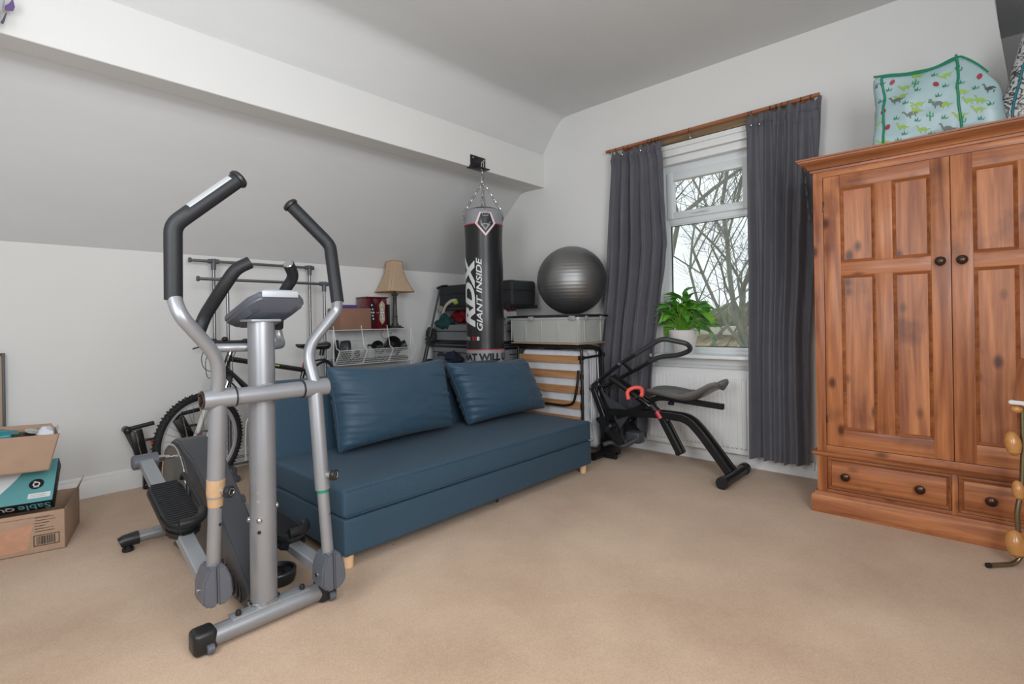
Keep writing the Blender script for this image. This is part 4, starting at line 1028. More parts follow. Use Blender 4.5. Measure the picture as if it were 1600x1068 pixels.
obj('disc', lathe(new(), [(.05, -.016), (.085, -.014), (.09, 0), (.085, .014), (.05, .016)], (2.31, 4.27, zs+.095), (1, -.45, .0), 30), M_blkmatt, t)
obj('hub', lathe(new(), [(.028, -.02), (.03, 0), (.028, .02)], (2.31, 4.27, zs+.09), (1, -.45, 0), 20), M_blk, t)
t = thing('tub', 'thick black round tub lying on its side in the left bin beside the disc', 'tub', (2.40, 4.27, zs))
obj('tub', lathe(new(), [(.06, -.04), (.082, -.036), (.085, 0), (.085, .036), (.075, .042), (.07, .03)], (2.40, 4.28, zs+.09), (1, -.75, .05), 30), M_char, t)
obj('label_band', lathe(new(), [(.0862, -.02), (.0862, .02)], (2.40, 4.28, zs+.085), (1, -.75, .05), 30, cap=False), M_ink, t)
t = thing('dumbbell', 'small black round-headed dumbbell in the left wire bin', 'dumbbell', (2.51, 4.25, zs))
obj('handle', T1([V(2.48, 4.25, zs+.05), V(2.55, 4.30, zs+.05)], .012, seg=10), M_steel, t)
for p in (V(2.485, 4.22, zs+.05), V(2.545, 4.32, zs+.05)): obj('weight_head', lathe(new(), [(.025, -.018), (.033, -.012), (.033, .012), (.025, .018)], p, (1, -.9, 0), 16), M_blkmatt, t)
t = thing('bottle', 'grey rounded mesh bottle upright in the left wire bin', 'bottle', (2.60, 4.22, zs))
obj('bottle_body', lathe(new(), [(.03, 0), (.05, .01), (.055, .05), (.045, .085), (.02, .10), (.018, .115)], (2.60, 4.20, zs), seg=20), M_lgrey, t)
obj('cap', lathe(new(), [(.02, .113), (.02, .13), (.012, .133)], (2.60, 4.20, zs), seg=16), M_blk, t)
def cup(label, p, ax, r, L, m_=M_blk):
    t = thing('black_cup', label, 'container', (p[0], p[1], zs)); obj('cup', lathe(new(), [(r*.8, 0), (r*.82, .005), (r, L), (r*.94, L), (r*.78, .012)], p, ax, 26, cap=True), m_, t)
    obj('rim', lathe(new(), [(r*1.0, L-.006), (r*1.05, L-.004), (r*1.05, L+.003), (r*.95, L+.004)], p, ax, 26, cap=False), M_blk, t)
cup('black cup lying on its side in the middle wire bin, left of two', (2.78, 4.30, zs+.072), (-.6, -.6, .25), .056, .125)
cup('shiny wide black container tipped towards the room in the middle wire bin', (2.89, 4.31, zs+.095), (-.15, -.9, .30), .074, .11)
t = thing('hair_dryer', 'black hairdryer lying in the right wire bin', 'hair dryer', (3.0, 4.28, zs))
obj('barrel', lathe(new(), [(.030, -.10), (.036, -.03), (.048, .05), (.050, .07), (.034, .073)], (2.98, 4.27, zs+.088), (.8, -.45, .3), 22), M_blk, t)
obj('handle', T1([V(2.99, 4.27, zs+.06), V(2.98, 4.32, zs+.012)], .014, seg=10), M_blk, t)
cp = T1([V(2.90, 4.425, 1.07), V(2.86, 4.42, 1.03), V(2.90, 4.42, .985), V(2.97, 4.42, 1.0), V(3.0, 4.42, 1.05), V(2.95, 4.42, 1.04)], .003, seg=6, fil=.03)
obj('lamp_cord', cp, mat('beige_cord', (160, 150, 130), .6), label='thin coiled cord hanging behind the wire bins under the lamp', cat='cord')
# on its top shelf
ZT = 1.089
def carton(name, label, lo, hi, m_, cat='box', tape=None, rz=0):
    c = V((lo[0]+hi[0])/2, (lo[1]+hi[1])/2, lo[2]); t = thing(name, label, cat, c)
    obj('carton_body', box(lo, hi, .003), m_, t)
    for dx in (-1, 1):
        xm = c.x; b = new(); bx(b, (xm if dx > 0 else lo[0], lo[1]+.001, hi[2]), (hi[0] if dx > 0 else xm-.002, hi[1]-.001, hi[2]+.003), .001); obj('flap', b, m_, t)
    if tape: obj('tape', box((c.x-.024, lo[1]-.001, hi[2]+.003), (c.x+.024, hi[1], hi[2]+.004)), tape, t)
    return t
carton('cardboard_box', 'plain brown cardboard carton on the wire rack beside the wine-red cabinet', (2.305, 4.19, ZT), (2.615, 4.42, ZT+.192), M_card2, tape=M_tape)
obj('purple_box', box((2.33, 4.23, ZT+.197), (2.50, 4.36, ZT+.225), .004), M_purple, label='flat purple box lying on the brown carton', cat='box')
def jewel():
    x0, x1, y0_, y1_, z0_, z1_ = 2.60, 2.825, 4.235, 4.42, ZT, ZT+.305
    t = thing('jewellery_cabinet', 'small wine-red lacquered cabinet with two etched glass doors on the wire rack', 'jewellery box', ((x0+x1)/2, (y0_+y1_)/2, z0_))
    b = new(); bx(b, (x0, y0_+.012, z0_+.012), (x1, y1_, z1_-.01), .003); obj('case', b, M_maroon, t)
    obj('top', box((x0-.01, y0_-.004, z1_-.012), (x1+.01, y1_, z1_), .004), M_maroon, t)
    obj('foot_rail', box((x0-.008, y0_-.004, z0_), (x1+.008, y1_, z0_+.014), .004), M_maroon, t)
    for k in (0, 1):
        a = x0+.008+k*(x1-x0-.016)/2; c_ = a+(x1-x0-.016)/2-.002; d = obj('door', box((a, y0_, z0_+.018), (c_, y0_+.011, z1_-.016), .002), M_maroon, t)
        xm = (a+c_)/2; hw = (c_-a)*.30; zz0, zz1 = z0_+.05, z1_-.045
        pts = [(0, zz1+.01), (hw*.6, zz1-.01), (hw, zz1-.03), (hw*.8, (zz0+zz1)/2+.02), (hw, zz0+.04), (hw*.6, zz0+.012), (0, zz0-.008), (-hw*.6, zz0+.012), (-hw, zz0+.04), (-hw*.8, (zz0+zz1)/2+.02), (-hw, zz1-.03), (-hw*.6, zz1-.01)]
        obj('glass', prism(new(), [V(xm+p, y0_-.0005, z) for p, z in pts], V(0, -.002, 0)), M_etched if k else M_ink, d)
        fl = new()
        for (dx, dz) in ((0, .03), (0, -.03), (.01, 0), (-.01, .0), (.006, -.06), (-.008, .07)): sph(fl, (xm+dx, y0_-.003, (zz0+zz1)/2+dz), .009, (1, .2, 1), 8, 6)
        obj('flower_etching', fl, M_white, d)
        obj('knob', sph(new(), (c_-.008 if k == 0 else a+.008, y0_-.006, (z0_+z1_)/2), .006, u=8, v=6), M_chrome, d)
jewel()
obj('thin_book', box((2.838, 4.25, ZT), (2.862, 4.41, ZT+.235), .003), M_ink, label='thin black book standing between the wine-red cabinet and the lamp', cat='book')
def lamp():
    x, y = 2.955, 4.30; z = ZT
    t = thing('table_lamp', 'bronze column table lamp with a flared tan shade on the wire rack', 'lamp', (x, y, z))
    b = new(); bx(b, (x-.062, y-.062, z), (x+.062, y+.062, z+.014), .006); bx(b, (x-.045, y-.045, z+.014), (x+.045, y+.045, z+.028), .006)
    obj('base', b, M_bronze2, t)
    obj('column', lathe(new(), [(.034, .026), (.036, .04), (.026, .055), (.023, .11), (.027, .118), (.022, .126), (.020, .22), (.019, .30), (.024, .305), (.018, .318), (.032, .33), (.034, .342), (.012, .35), (.010, .40)], (x, y, z), seg=16), M_bronze2, t, ang=50)
    sh = new(); zb_, zt_ = z+.362, z+.665; rings = []; n = 10
    for i in range(n+1):
        s = i/n; zz = zb_+(zt_-zb_)*s; hw = .155-(.155-.062)*(1-(1-s)**1.9); dp = hw*.95; c = hw*.22; ring = []
        for (sx, sy) in ((1, 1), (-1, 1), (-1, -1), (1, -1)):
            a, b_ = (sx*hw, sy*(dp-c)), (sx*(hw-c), sy*dp)
            for p in ((a, b_) if sx*sy > 0 else (b_, a)): ring.append(sh.verts.new(V(x+p[0], y+p[1], zz)))
        rings.append(ring)
    for A, B in zip(rings, rings[1:]):
        for k in range(8): sh.faces.new((A[k], A[(k+1) % 8], B[(k+1) % 8], B[k]))
    bmesh.ops.solidify(sh, geom=sh.faces[:], thickness=.002)
    obj('shade', sh, M_shade, t, ang=30)
    tr = new()
    for zz, hw in ((zb_, .155), (zt_, .062)):
        dp = hw*.95; c = hw*.22; pts = []
        for (sx, sy) in ((1, 1), (-1, 1), (-1, -1), (1, -1)):
            a, b_ = (sx*hw, sy*(dp-c)), (sx*(hw-c), sy*dp)
            for p in ((a, b_) if sx*sy > 0 else (b_, a)): pts.append(V(x+p[0], y+p[1], zz))
        obj('shade_trim', T1(pts, .0035, seg=6, closed=True), mat('brown_braid', (168, 128, 92), .8), t)
    rb = new()
    for (sx, sy) in ((1, -1), (-1, -1), (-1, 1)):
        pts = []
        for i in range(n+1):
            s = i/n; hw = .155-(.155-.062)*(1-(1-s)**1.9); pts.append(V(x+sx*hw*.89, y+sy*hw*.95*.89-.0, zb_+(zt_-zb_)*s)+V(sx*.003, sy*.003, 0))
        tube(rb, pts, .0018, seg=5)
    obj('shade_rib', rb, mat('brown_braid', (168, 128, 92), .8), t)
lamp()

# ---------------------------------------------------------------- double clothes rail on castors
def clothes_rail():
    t = thing('clothes_rail', 'grey double clothes rail on castors standing behind the bicycle', 'clothes rail', (1.75, 4.25, 0))
    r = .0125
    def rail(y, z, xa, xb, ups, nm='hanging_bar'):
        obj(nm, T1([V(xa, y, z), V(xb, y, z)], .0115, seg=12), M_steel, t)
        for x in (xa, xb): obj('end_cap', T1([V(x-.008, y, z), V(x+.008, y, z)], .019, seg=12), M_gplast, t)
        for x in ups:
            j = T1([V(x, y, z-.065), V(x, y, z+.02)], .018, seg=12); tube(j, [V(x-.038, y, z), V(x+.038, y, z)], .018, seg=12); obj('joint', j, M_gplast, t)
    rail(4.36, 1.642, 1.185, 2.13, (1.345, 2.11))
    rail(4.16, 1.488, 1.18, 2.205, (1.365, 2.14))
    for x, y, z, m_ in ((1.345, 4.36, 1.62, M_steel), (2.11, 4.36, 1.62, M_steel), (1.375, 4.16, 1.47, M_steel), (2.14, 4.16, 1.47, M_steel)):
        obj('upright', T1([V(x, y, .10), V(x, y, z)], .0115, seg=12), m_, t)
        obj('lower_sleeve', T1([V(x, y, .10), V(x, y, .80)], .0145, seg=12), M_steel, t)
    fr = new()
    for y in (4.16, 4.36): tube(fr, [V(1.30, y, .10), V(2.20, y, .10)], .011, seg=10)
    for x in (1.36, 2.155): tube(fr, [V(x, 4.03 if x < 2 else 4.14, .10), V(x, 4.40, .10)], .012, seg=10)
    obj('base_frame', fr, M_steel, t)
    s = new()
    for k in range(28): x = 1.31+k*.032; tube(s, [V(x, 4.14, .112), V(x, 4.38, .112)], .0016, seg=4)
    for k in range(8): y = 4.15+k*.03; tube(s, [V(1.31, y, .11), V(2.19, y, .11)], .0016, seg=4)
    obj('mesh_shelf', s, M_wire, t, kind='stuff')
    obj('side_hoop', T1([V(1.47, 4.12, .12), V(1.47, 4.12, .28), V(1.48, 4.12, .44), V(1.58, 4.12, .47), V(1.66, 4.12, .44)], .006, seg=8, fil=.05), M_wire, t)
    for x in (1.36, 2.155):
        for y in (4.03 if x < 2 else 4.17, 4.39):
            c = new(); lathe(c, [(.014, 0), (.016, .06)], (x, y, .045), seg=12); obj('castor_stem', c, M_gplast, t)
            w_ = new()
            for d in (-.012, .012): lathe(w_, [(.018, -.008), (.024, -.006), (.025, 0), (.024, .006), (.018, .008)], (x+.012, y+d, .0255), (0, 1, 0), 18)
            obj('castor', w_, M_gplast, t)
clothes_rail()

# ---------------------------------------------------------------- bicycle
def bicycle():
    cx, cy, hub = 1.15, 4.05, .335; rr = .335
    t = thing('bicycle', 'black mountain bike with white front fork leaning behind the elliptical trainer', 'bicycle', (1.6, 4.1, 0))
    def wheel(c, d, nm='wheel'):
        """c hub centre; d horizontal unit vector in the wheel plane"""
        ax = d.cross(V(0, 0, 1)).normalized(); P = lambda a, r_, o=0: c+d*(r_*math.cos(a))+V(0, 0, r_*math.sin(a))+ax*o
        ty = new(); n = 72; R_ = []
        for k in range(n):
            a = 2*math.pi*k/n; ring = []
            for j in range(10):
                b_ = 2*math.pi*j/10; ring.append(ty.verts.new(P(a, rr-.024+.023*math.cos(b_), .024*math.sin(b_))))
            R_.append(ring)
        for k in range(n):
            A, B = R_[k], R_[(k+1) % n]
            for j in range(10): ty.faces.new((A[j], A[(j+1) % 10], B[(j+1) % 10], B[j]))
        w_ = obj(nm, ty, M_blkmatt, t, label='knobbly black tyred wheel')
        kb = new()
        for k in range(84):
            a = 2*math.pi*k/84
            for s in ((-.018, -.006), (.006, .018)) if k % 2 else ((-.008, .008), (-.026, -.017), (.017, .026)):
                lo_r = rr-.004 if abs(s[0]+s[1]) < .03 else rr-.016
                q = [P(a-.012, lo_r, s[0]), P(a+.012, lo_r, s[0]), P(a+.012, lo_r, s[1]), P(a-.012, lo_r, s[1])]
                prism(kb, q, (P(a, 1)-P(a, 0))*.0075)
        obj('tread_knobs', kb, M_blkmatt, w_, kind='stuff')
        rim = new()
        prof = [(rr-.046, -.011), (rr-.046, .011), (rr-.062, .009), (rr-.066, 0), (rr-.062, -.009)]; R_ = []
        for k in range(n): R_.append([rim.verts.new(P(2*math.pi*k/n, a_, b_)) for a_, b_ in prof])
        for k in range(n):
            for j in range(5): rim.faces.new((R_[k][j], R_[k][(j+1) % 5], R_[(k+1) % n][(j+1) % 5], R_[(k+1) % n][j]))
        obj('rim', rim, mat('white_alloy', (200, 202, 204), .3, metal=.3), w_)
        sp = new()
        for k in range(32):
            a = 2*math.pi*k/32; s = 1 if k % 2 else -1
            tube(sp, [P(a+(.9 if k % 4 < 2 else -.9), .022, s*.028), P(a, rr-.06, 0)], .0012, seg=4, cap=False)
        obj('spokes', sp, M_steel, w_, kind='stuff')
        hb = new(); tube(hb, [c-ax*.05, c+ax*.05], .012, seg=12); tube(hb, [c-ax*.035, c-ax*.02], .026, seg=14); tube(hb, [c+ax*.02, c+ax*.035], .022, seg=14)
        obj('hub', hb, M_char, w_); return P, ax
    th = R(-22); d = V(-math.cos(th), math.sin(th), 0)   # pointing forward, turned to the room
    P, ax = wheel(V(cx, cy, hub), d)
    rot = new(); tube(rot, [P(2*math.pi*k/40, .075, -.034) for k in range(40)], .006, seg=5, closed=True, rx=.3); obj('brake_disc', rot, M_steel, t)
    rear = V(2.20, 4.10, hub); wheel(rear, V(1, 0, 0))
    HT, HB = V(1.36, 4.09, .93), V(1.31, 4.09, .79); hd = (HT-HB).normalized()
    fk = new()
    for s in (-1, 1):
        a = HB+ax*s*.062+V(0, 0, -.03); b_ = V(cx, cy, hub)+ax*s*.062
        tube(fk, [a.lerp(b_, .36), b_], [.021, .017], seg=12)
    obj('fork_leg', fk, mat('white_fork_paint', (214, 212, 208), .35), t, label='white lower fork legs')
    st = new()
    for s in (-1, 1):
        a = HB+ax*s*.062+V(0, 0, -.03); b_ = V(cx, cy, hub)+ax*s*.062; tube(st, [a, a.lerp(b_, .4)], .0145, seg=10)
    obj('fork_stanchion', st, M_chrome, t)
    cr = new(); tube(cr, [HB+ax*.075+V(0, 0, -.05), HB+ax*.06+V(0, 0, -.01), HB+V(0, 0, .0), HB-ax*.06+V(0, 0, -.01), HB-ax*.075+V(0, 0, -.05)], .018, seg=10, fil=.02)
    obj('fork_crown', cr, M_blk, t)
    fr = new(); BB = V(1.80, 4.10, .30); ST = V(1.93, 4.10, .80)
    tube(fr, [HB-hd*.01, HT], .021, seg=12); tube(fr, [HB+hd*.03, BB], .036, seg=14); tube(fr, [HT-hd*.03, ST-V(.01, 0, .03)], .020, seg=12); tube(fr, [BB, ST], .017, seg=12)
    for s in (-.05, .05):
        tube(fr, [BB+V(0, s*.6, 0), rear+V(0, s, 0)], .009, seg=8); tube(fr, [ST+V(0, s*.3, -.04), rear+V(0, s, 0)], .008, seg=8)
    obj('frame', fr, mat('bike_black_paint', (34, 34, 34), .25, coat=.5), t)
    dc = new(); tube(dc, [HT.lerp(ST, .3)+V(0, -.0195, -.022), HT.lerp(ST, .62)+V(0, -.0195, -.028)], [.002, .007], seg=6); obj('frame_decal', dc, mat('yellow_green_decal', (176, 178, 84), .4), t)
    ws = new(); tube(ws, [HB.lerp(BB, .10)+V(0, -.036, .012), HB.lerp(BB, .22)+V(0, -.036, -.004), HB.lerp(BB, .42)+V(0, -.036, .008)], [.014, .006], seg=6, rx=.25); obj('frame_decal', ws, M_white, t)
    sm = T1([HT, HT+hd*.10], .016, seg=10); bc = HT+hd*.085+d*.05+V(0, 0, .01); tube(sm, [HT+hd*.08, bc], .018, seg=10)
    obj('stem', sm, M_chrome, t)
    bl, br = bc-ax*.33+V(.0, 0, .02)-d*.03, bc+ax*.33+V(0, 0, .02)-d*.03
    obj('handlebar', T1([bl, bc-ax*.10+V(0, 0, .005), bc+ax*.10+V(0, 0, .005), br], .0125, seg=10, fil=.05), M_blk, t)
    for e in (bl, br):
        s = (bc-e).normalized(); obj('grip', T1([e, e+s*.13], .0195, seg=12), M_foam, t)
        lv = T1([e+s*.17+V(0, 0, -.01), e+s*.155+d*.03+V(0, 0, -.03), e+s*.09+d*.06+V(0, 0, -.045), e+s*.0+d*.05+V(0, 0, -.065)], .006, seg=8, fil=.03); tube(lv, [e+s*.13, e+s*.19], .019, seg=10)
        obj('brake_lever', lv, M_blk, t)
    bell = new(); sph(bell, bc+ax*.03+V(.0, 0, .026), .022, (1, 1, .8), 16, 10); obj('bell', bell, M_blk, t)
    cb = new()
    for q, (u, drop) in enumerate(((.16, .26), (.11, .19), (-.14, .2), (-.10, .28))):
        a = bc-ax*u+d*.02; tube(cb, [a, a+d*.09+V(0, 0, -drop*.4), a+d*.07+V(0, 0, -drop), HB+V(-.01, -.03, -.02+q*.02)], .0028, seg=5, fil=.09, cap=False)
    obj('cable', cb, M_blk, t)
    sp = T1([ST-V(.01, 0, .03), ST+V(.035, 0, .12)], .0135, seg=12); obj('seat_post', sp, M_chrome, t); obj('seat_clamp', T1([ST+V(0, 0, -.0), ST+V(.008, 0, .03)], .02, seg=12), M_red, t)
    sd = new(); n = 16; rings = []
    for i in range(n+1):
        s = i/n; x = 1.86+.28*s; wd = .024+.066*max(0, (s-.35)/.65)**.8*(1 if s < .93 else .8)+.006*s; zz = .972+.018*(1-s)*0+.014*(s**3)+.01*(1-s)**4; h_ = .018+.026*s*(1 if s < .95 else .6)
        if i in (0, n): wd *= .45; h_ *= .5
        rings.append([sd.verts.new(V(x, 4.10+wd*math.cos(2*math.pi*k/14), zz-h_*.3+h_*(math.sin(2*math.pi*k/14) if math.sin(2*math.pi*k/14) < 0 else math.sin(2*math.pi*k/14)*.6))) for k in range(14)])
    for A, B in zip(rings, rings[1:]):
        for k in range(14): sd.faces.new((A[k], A[(k+1) % 14], B[(k+1) % 14], B[k]))
    sd.faces.new(rings[0][::-1]); sd.faces.new(rings[-1]); obj('saddle', sd, mat('saddle_vinyl', (34, 34, 36), .3), t, ang=60)
    rl = new()
    for s in (-.022, .022): tube(rl, [V(1.89, 4.10+s*.4, .955), V(1.95, 4.10+s, .935), V(2.03, 4.10+s, .935), V(2.09, 4.10+s*1.6, .955)], .0035, seg=6, fil=.02)
    obj('saddle_rail', rl, M_steel, t)
    sb = new(); tube(sb, [V(2.09, 4.10, .955), V(2.075, 4.10, .88)], .018, seg=10); tube(sb, [V(2.03, 4.1, .80), V(2.12, 4.10, .84), V(2.24, 4.1, .70)], .012, seg=8, fil=.03); tube(sb, [V(2.0, 4.08, .84), V(2.09, 4.06, .85)], .008, seg=8)
    obj('rear_lock_bracket', sb, M_blk, t)
    ch = new(); tube(ch, [BB+V(0, -.055, 0)+V(.09*math.cos(a), 0, .09*math.sin(a)) for a in [2*math.pi*k/30 for k in range(30)]], .006, seg=5, closed=True); tube(ch, [BB+V(0, -.07, 0), BB+V(.10, -.075, -.13)], .010, seg=8); bx(ch, (1.86, 3.94, .155), (1.94, 4.02, .185), .005)
    tube(ch, [BB+V(0, .07, 0), BB+V(-.10, .075, .13)], .010, seg=8); bx(ch, (1.66, 4.18, .42), (1.74, 4.26, .45), .005)
    obj('crankset', ch, M_blkm, t)
bicycle()
def carrier():
    t = thing('bike_carrier', 'folded black bicycle carrier with orange pads leaning on the wall beyond the bike wheel', 'bike carrier', (.98, 4.36, 0))
    for k, (x, z, dz) in enumerate(((.815, .445, 0), (1.10, .50, 0))):
        a = new(); bx(a, (x, 4.325, z-.26), (x+.075, 4.375, z-.015), .006, rot=Matrix.Rotation(R(-10 if k == 0 else -24), 3, 'Y')); obj('arm', a, M_blkm, t)
        obj('bar', T1([V(x-.03, 4.32, z+.0), V(x+.12, 4.32, z+.022)], .015, seg=12), M_blk, t)
        obj('joint', T1([V(x-.035, 4.30, z-.005), V(x-.035, 4.37, z-.005)], .024, seg=16), M_blkm, t); obj('bolt', T1([V(x-.035, 4.29, z-.005), V(x-.035, 4.30, z-.005)], .010, seg=8), M_chrome, t)
        obj('strut', prism(new(), [V(x-.055, 4.335, z-.01), V(x-.015, 4.335, z-.02), V(x+.03, 4.335, z-.18), V(x+.01, 4.335, z-.18)], V(0, .012, 0)), M_char, t)
        obj('rod', T1([V(x+.01, 4.315, z-.02), V(x+.055, 4.315, z-.25)], .006, seg=8), M_chrome, t)
        o = new(); 
        for q in range(5): sph(o, (x+.115+.004*q, 4.33, z-.11-.022*q), .022, (.8, .6, .8), 10, 8)
        obj('orange_pad', o, M_orange, t); b = new(); bx(b, (x+.06, 4.32, z-.10), (x+.14, 4.35, z-.085), .004); obj('clamp', b, M_blk, t)
    f = new(); bx(f, (.875, 4.35, .0), (.915, 4.39, .24), .005); bx(f, (1.16, 4.35, 0), (1.20, 4.39, .30), .005); bx(f, (.88, 4.34, .0), (1.28, 4.40, .04), .008); obj('frame', f, M_blkm, t)
    o = new(); 
    for q in range(6): sph(o, (.965+.003*q, 4.30, .20-.02*q), .02, (.8, .6, .8), 10, 8)
    obj('orange_pad', o, M_orange, t)
carrier()

# ---------------------------------------------------------------- elliptical trainer
def elliptical():
    t = thing('elliptical_trainer', 'silver and charcoal elliptical cross trainer standing in front of the sofa', 'exercise machine', (.80, 2.5, 0))
    XC = .797
    # floor bars
    fb = T1([V(.60, 2.03, .043), V(1.0, 2.03, .043)], .035, seg=24); obj('front_bar', fb, M_sil, t)
    obj('mount_plate', box((.665, 2.012, .072), (.955, 2.066, .0795), .002), M_sil2, t)
    for x in (.69, .93): obj('cap_nut', lathe(new(), [(.010, 0), (.0105, .008), (.008, .016), (.002, .019)], (x, 2.03, .082), seg=14), M_blk, t)
    for xa, xb in ((.535, .612), (.988, 1.065)):
        c = box((xa, 1.992, .003), (xb, 2.07, .084), .018, 4); w = (xa+xb)/2; cp_ = obj('end_cap', c, M_blk, t)
        obj('transport_wheel', lathe(new(), [(.014, -.012), (.017, -.009), (.017, .009), (.014, .012)], (w+(.012 if xa > .8 else .012), 1.992, .022), (1, 0, 0), 18), M_gplast, cp_)
    obj('rear_bar', T1([V(.59, 3.235, .058), V(1.03, 3.235, .058)], .027, seg=16), M_sil, t)
    obj('rear_bar_sleeve', T1([V(.69, 3.235, .058), V(.92, 3.235, .058)], .031, seg=16), M_sil, t)
    for xa, s in ((.59, -1), (1.03, 1)):
        c = T1([V(xa-s*.035, 3.235, .058), V(xa+s*.028, 3.235, .056), V(xa+s*.045, 3.235, .050)], [.034, .026], seg=18); c2 = obj('end_cap', c, M_blk, t)
        obj('levelling_foot', lathe(new(), [(.022, .0), (.026, .003), (.026, .016), (.018, .022), (.012, .03)], (xa+s*.01, 3.235, 0), seg=18), M_blk, c2)
    obj('floor_rail', rtube(new(), [V(XC, 2.03, .055), V(XC, 3.235, .055)], .05, .05), M_sil2, t)
    # mast
    obj('mast', T1([V(XC, 2.07, .078), V(XC, 2.062, .53), V(XC, 2.055, 1.168)], .048, seg=28, rx=1.0), M_sil, t)
    wl = new(); tube(wl, [V(XC+.052*math.cos(a), 2.07+.052*math.sin(a), .083) for a in [2*math.pi*k/24 for k in range(24)]], .006, seg=6, closed=True); obj('weld_bead', wl, M_chrome, t)
    obj('mast_collar', lathe(new(), [(.0492, 0), (.0492, .003)], (XC, 2.062, .50), seg=28, cap=False), M_sil2, t)
    for a, z in ((-2.22, .405), (2.8, .40), (-.35, .44)):
        p = V(XC+.047*math.cos(a), 2.065+.047*math.sin(a), z); obj('bolt', lathe(new(), [(.011, 0), (.011, .003), (.009, .007), (.004, .010)], p, (math.cos(a), math.sin(a), 0), 12), M_chrome, t)
    for z in (.36, .478, .51): p = V(XC+.0475*math.cos(-2.25), 2.064+.0475*math.sin(-2.25), z); obj('bolt_hole', lathe(new(), [(.007, -.002), (.007, .0015)], p, (math.cos(-2.25), math.sin(-2.25), 0), 10), M_blk if z < .4 else M_sil2, t)
    # pivot cross bar
    zc, yc = .892, 1.978
    obj('pivot_tube', T1([V(.665, yc, zc), V(.925, yc, zc)], .031, seg=22), M_sil, t)
    obj('pivot_saddle', T1([V(XC, 1.985, zc), V(XC, 2.05, zc)], .035, seg=18), M_sil, t)
    def arm(s, X, conn, up, grip, tip, tipj, knob_z, sleeve_z, tape):
        a = obj('swing_arm', T1([V(X-.05, yc, zc), V(X+.05, yc, zc)], .0345, seg=22), M_sil, t)
        obj('bushing', T1([V(X+s*-.050, yc, zc), V(X+s*-.056, yc, zc)], .0352, seg=22), M_blk, a)
        e = V(X+s*.05, yc, zc)
        obj('pivot_cap', lathe(new(), [(.031, 0), (.031, .004), (.022, .005), (.022, .001), (.012, .001), (.012, .007), (.005, .010)], e, (s, 0, 0), 22), M_bronze, a)
        base = V(X, yc, zc); d = (conn-base).normalized(); L_ = (conn-base).length
        k = (zc-sleeve_z)/(zc-conn.z)
        obj('outer_tube', T1([base, base+d*L_*k], .0285, seg=20), M_sil, a); obj('inner_tube', T1([base+d*L_*(k-.03), conn+V(0, 0, .03)], .0225, seg=18), M_sil, a)
        kp = base+d*L_*((zc-knob_z)/(zc-conn.z)); kn = new(); kd = V(.55, -.83, 0).normalized()
        tube(kn, [kp+kd*.02, kp+kd*.042], .014, seg=14); obj('knob_stem', kn, M_chrome, a)
        obj('adjust_knob', lathe(new(), [(.014, 0), (.021, .004), (.0225, .012), (.021, .022), (.015, .025), (.014, .022), (.008, .022)], kp+kd*.04, kd, 20), M_blk, a)
        obj('knob_ring', T1([kp+kd*.063+(kd.cross(V(0, 0, 1))*math.cos(q)+V(0, 0, 1)*math.sin(q))*.0125 for q in [2*math.pi*i/20 for i in range(20)]], .0016, seg=6, closed=True), M_chrome, a)
        for j, zz in enumerate((sleeve_z-.035, sleeve_z-.10)): q = base+d*L_*((zc-zz)/(zc-conn.z))+kd*.0215; obj('pin_hole', lathe(new(), [(.006, -.001), (.006, .0015)], q, kd, 10), M_blk if j or s < 0 else M_chrome, a)
        if tape: obj('masking_tape', T1([base+d*L_*(k-.10), base+d*L_*(k-.02), base+d*L_*(k+.01), base+d*L_*(k+.05)], [.0300, .0298, .0262, .0245], seg=18), M_masktape, a, label='wrapped beige masking tape')
        else: obj('green_band', T1([base+d*L_*(k), base+d*L_*(k+.018)], .0232, seg=18), M_green, a)
        pts = [base+V(0, 0, .02)]+up
        obj('upper_tube', T1(pts+[grip[0]+(grip[1]-grip[0])*.05], .0225, seg=18, fil=.075), M_sil, a)
        obj('foam_grip', T1([grip[0], grip[1], tipj, tipj.lerp(tip, .04)], [.0265], seg=20, fil=.06), M_foam, a)
        obj('tip_grip', T1([tipj, tip], [.0265, .0265], seg=20), M_foam, a)
        dd = (tip-tipj).normalized(); obj('grip_cap', lathe(new(), [(.026, -.006), (.032, -.002), (.033, .006), (.028, .014), (.015, .019)], tip, dd, 22), M_blk, a)
        # curved contact plate lying on the tip grip, facing outwards
        up_ = V(0, 0, 1); sd = dd.cross(up_).normalized(); nn = sd.cross(dd).normalized(); pl = new(); F_ = (nn*.8+V(-.0, -.6 if s < 0 else .9, 0)).normalized() if s < 0 else V(.9, .6, -.2); F_ = (F_-dd*F_.dot(dd)).normalized(); G_ = dd.cross(F_)
        grid(pl, lambda u, v: tipj.lerp(tip, .06+.84*u)+(F_*math.cos((v-.5)*.9)+G_*math.sin((v-.5)*.9))*.0278, 1, 6); obj('pulse_plate', pl, mat('brushed_plate', (200, 202, 204), .3, metal=.6), a)
        # foot connector shell
        c = V(conn.x, conn.y, conn.z); sh = new()
        hw = .047
        for dx in (-1, 1):
            pr = [(.0012, .060), (.026, .058), (hw-.001, .012), (hw+.003, -.055), (.030, -.078), (.0012, -.086 if s > 0 else -.078)]
            prism(sh, [c+V(dx*x_, -.046-.004*(z_ < 0), z_) for x_, z_ in pr], V(0, .092, 0), .006)
        obj('foot_joint_cover', sh, M_gplast, a)
        obj('joint_pin', T1([c+V(-.052, 0, -.02), c+V(.052, 0, -.02)], .008, seg=10), M_chrome, a)
        return a
    arm(-1, .618, V(.613, 2.045, .235), [V(.612, 1.945, 1.035), V(.485, 1.90, 1.185)], (V(.478, 1.938, 1.235), V(.474, 1.912, 1.475)), V(.658, 1.878, 1.648), V(.513, 1.893, 1.513), .56, .54, True)
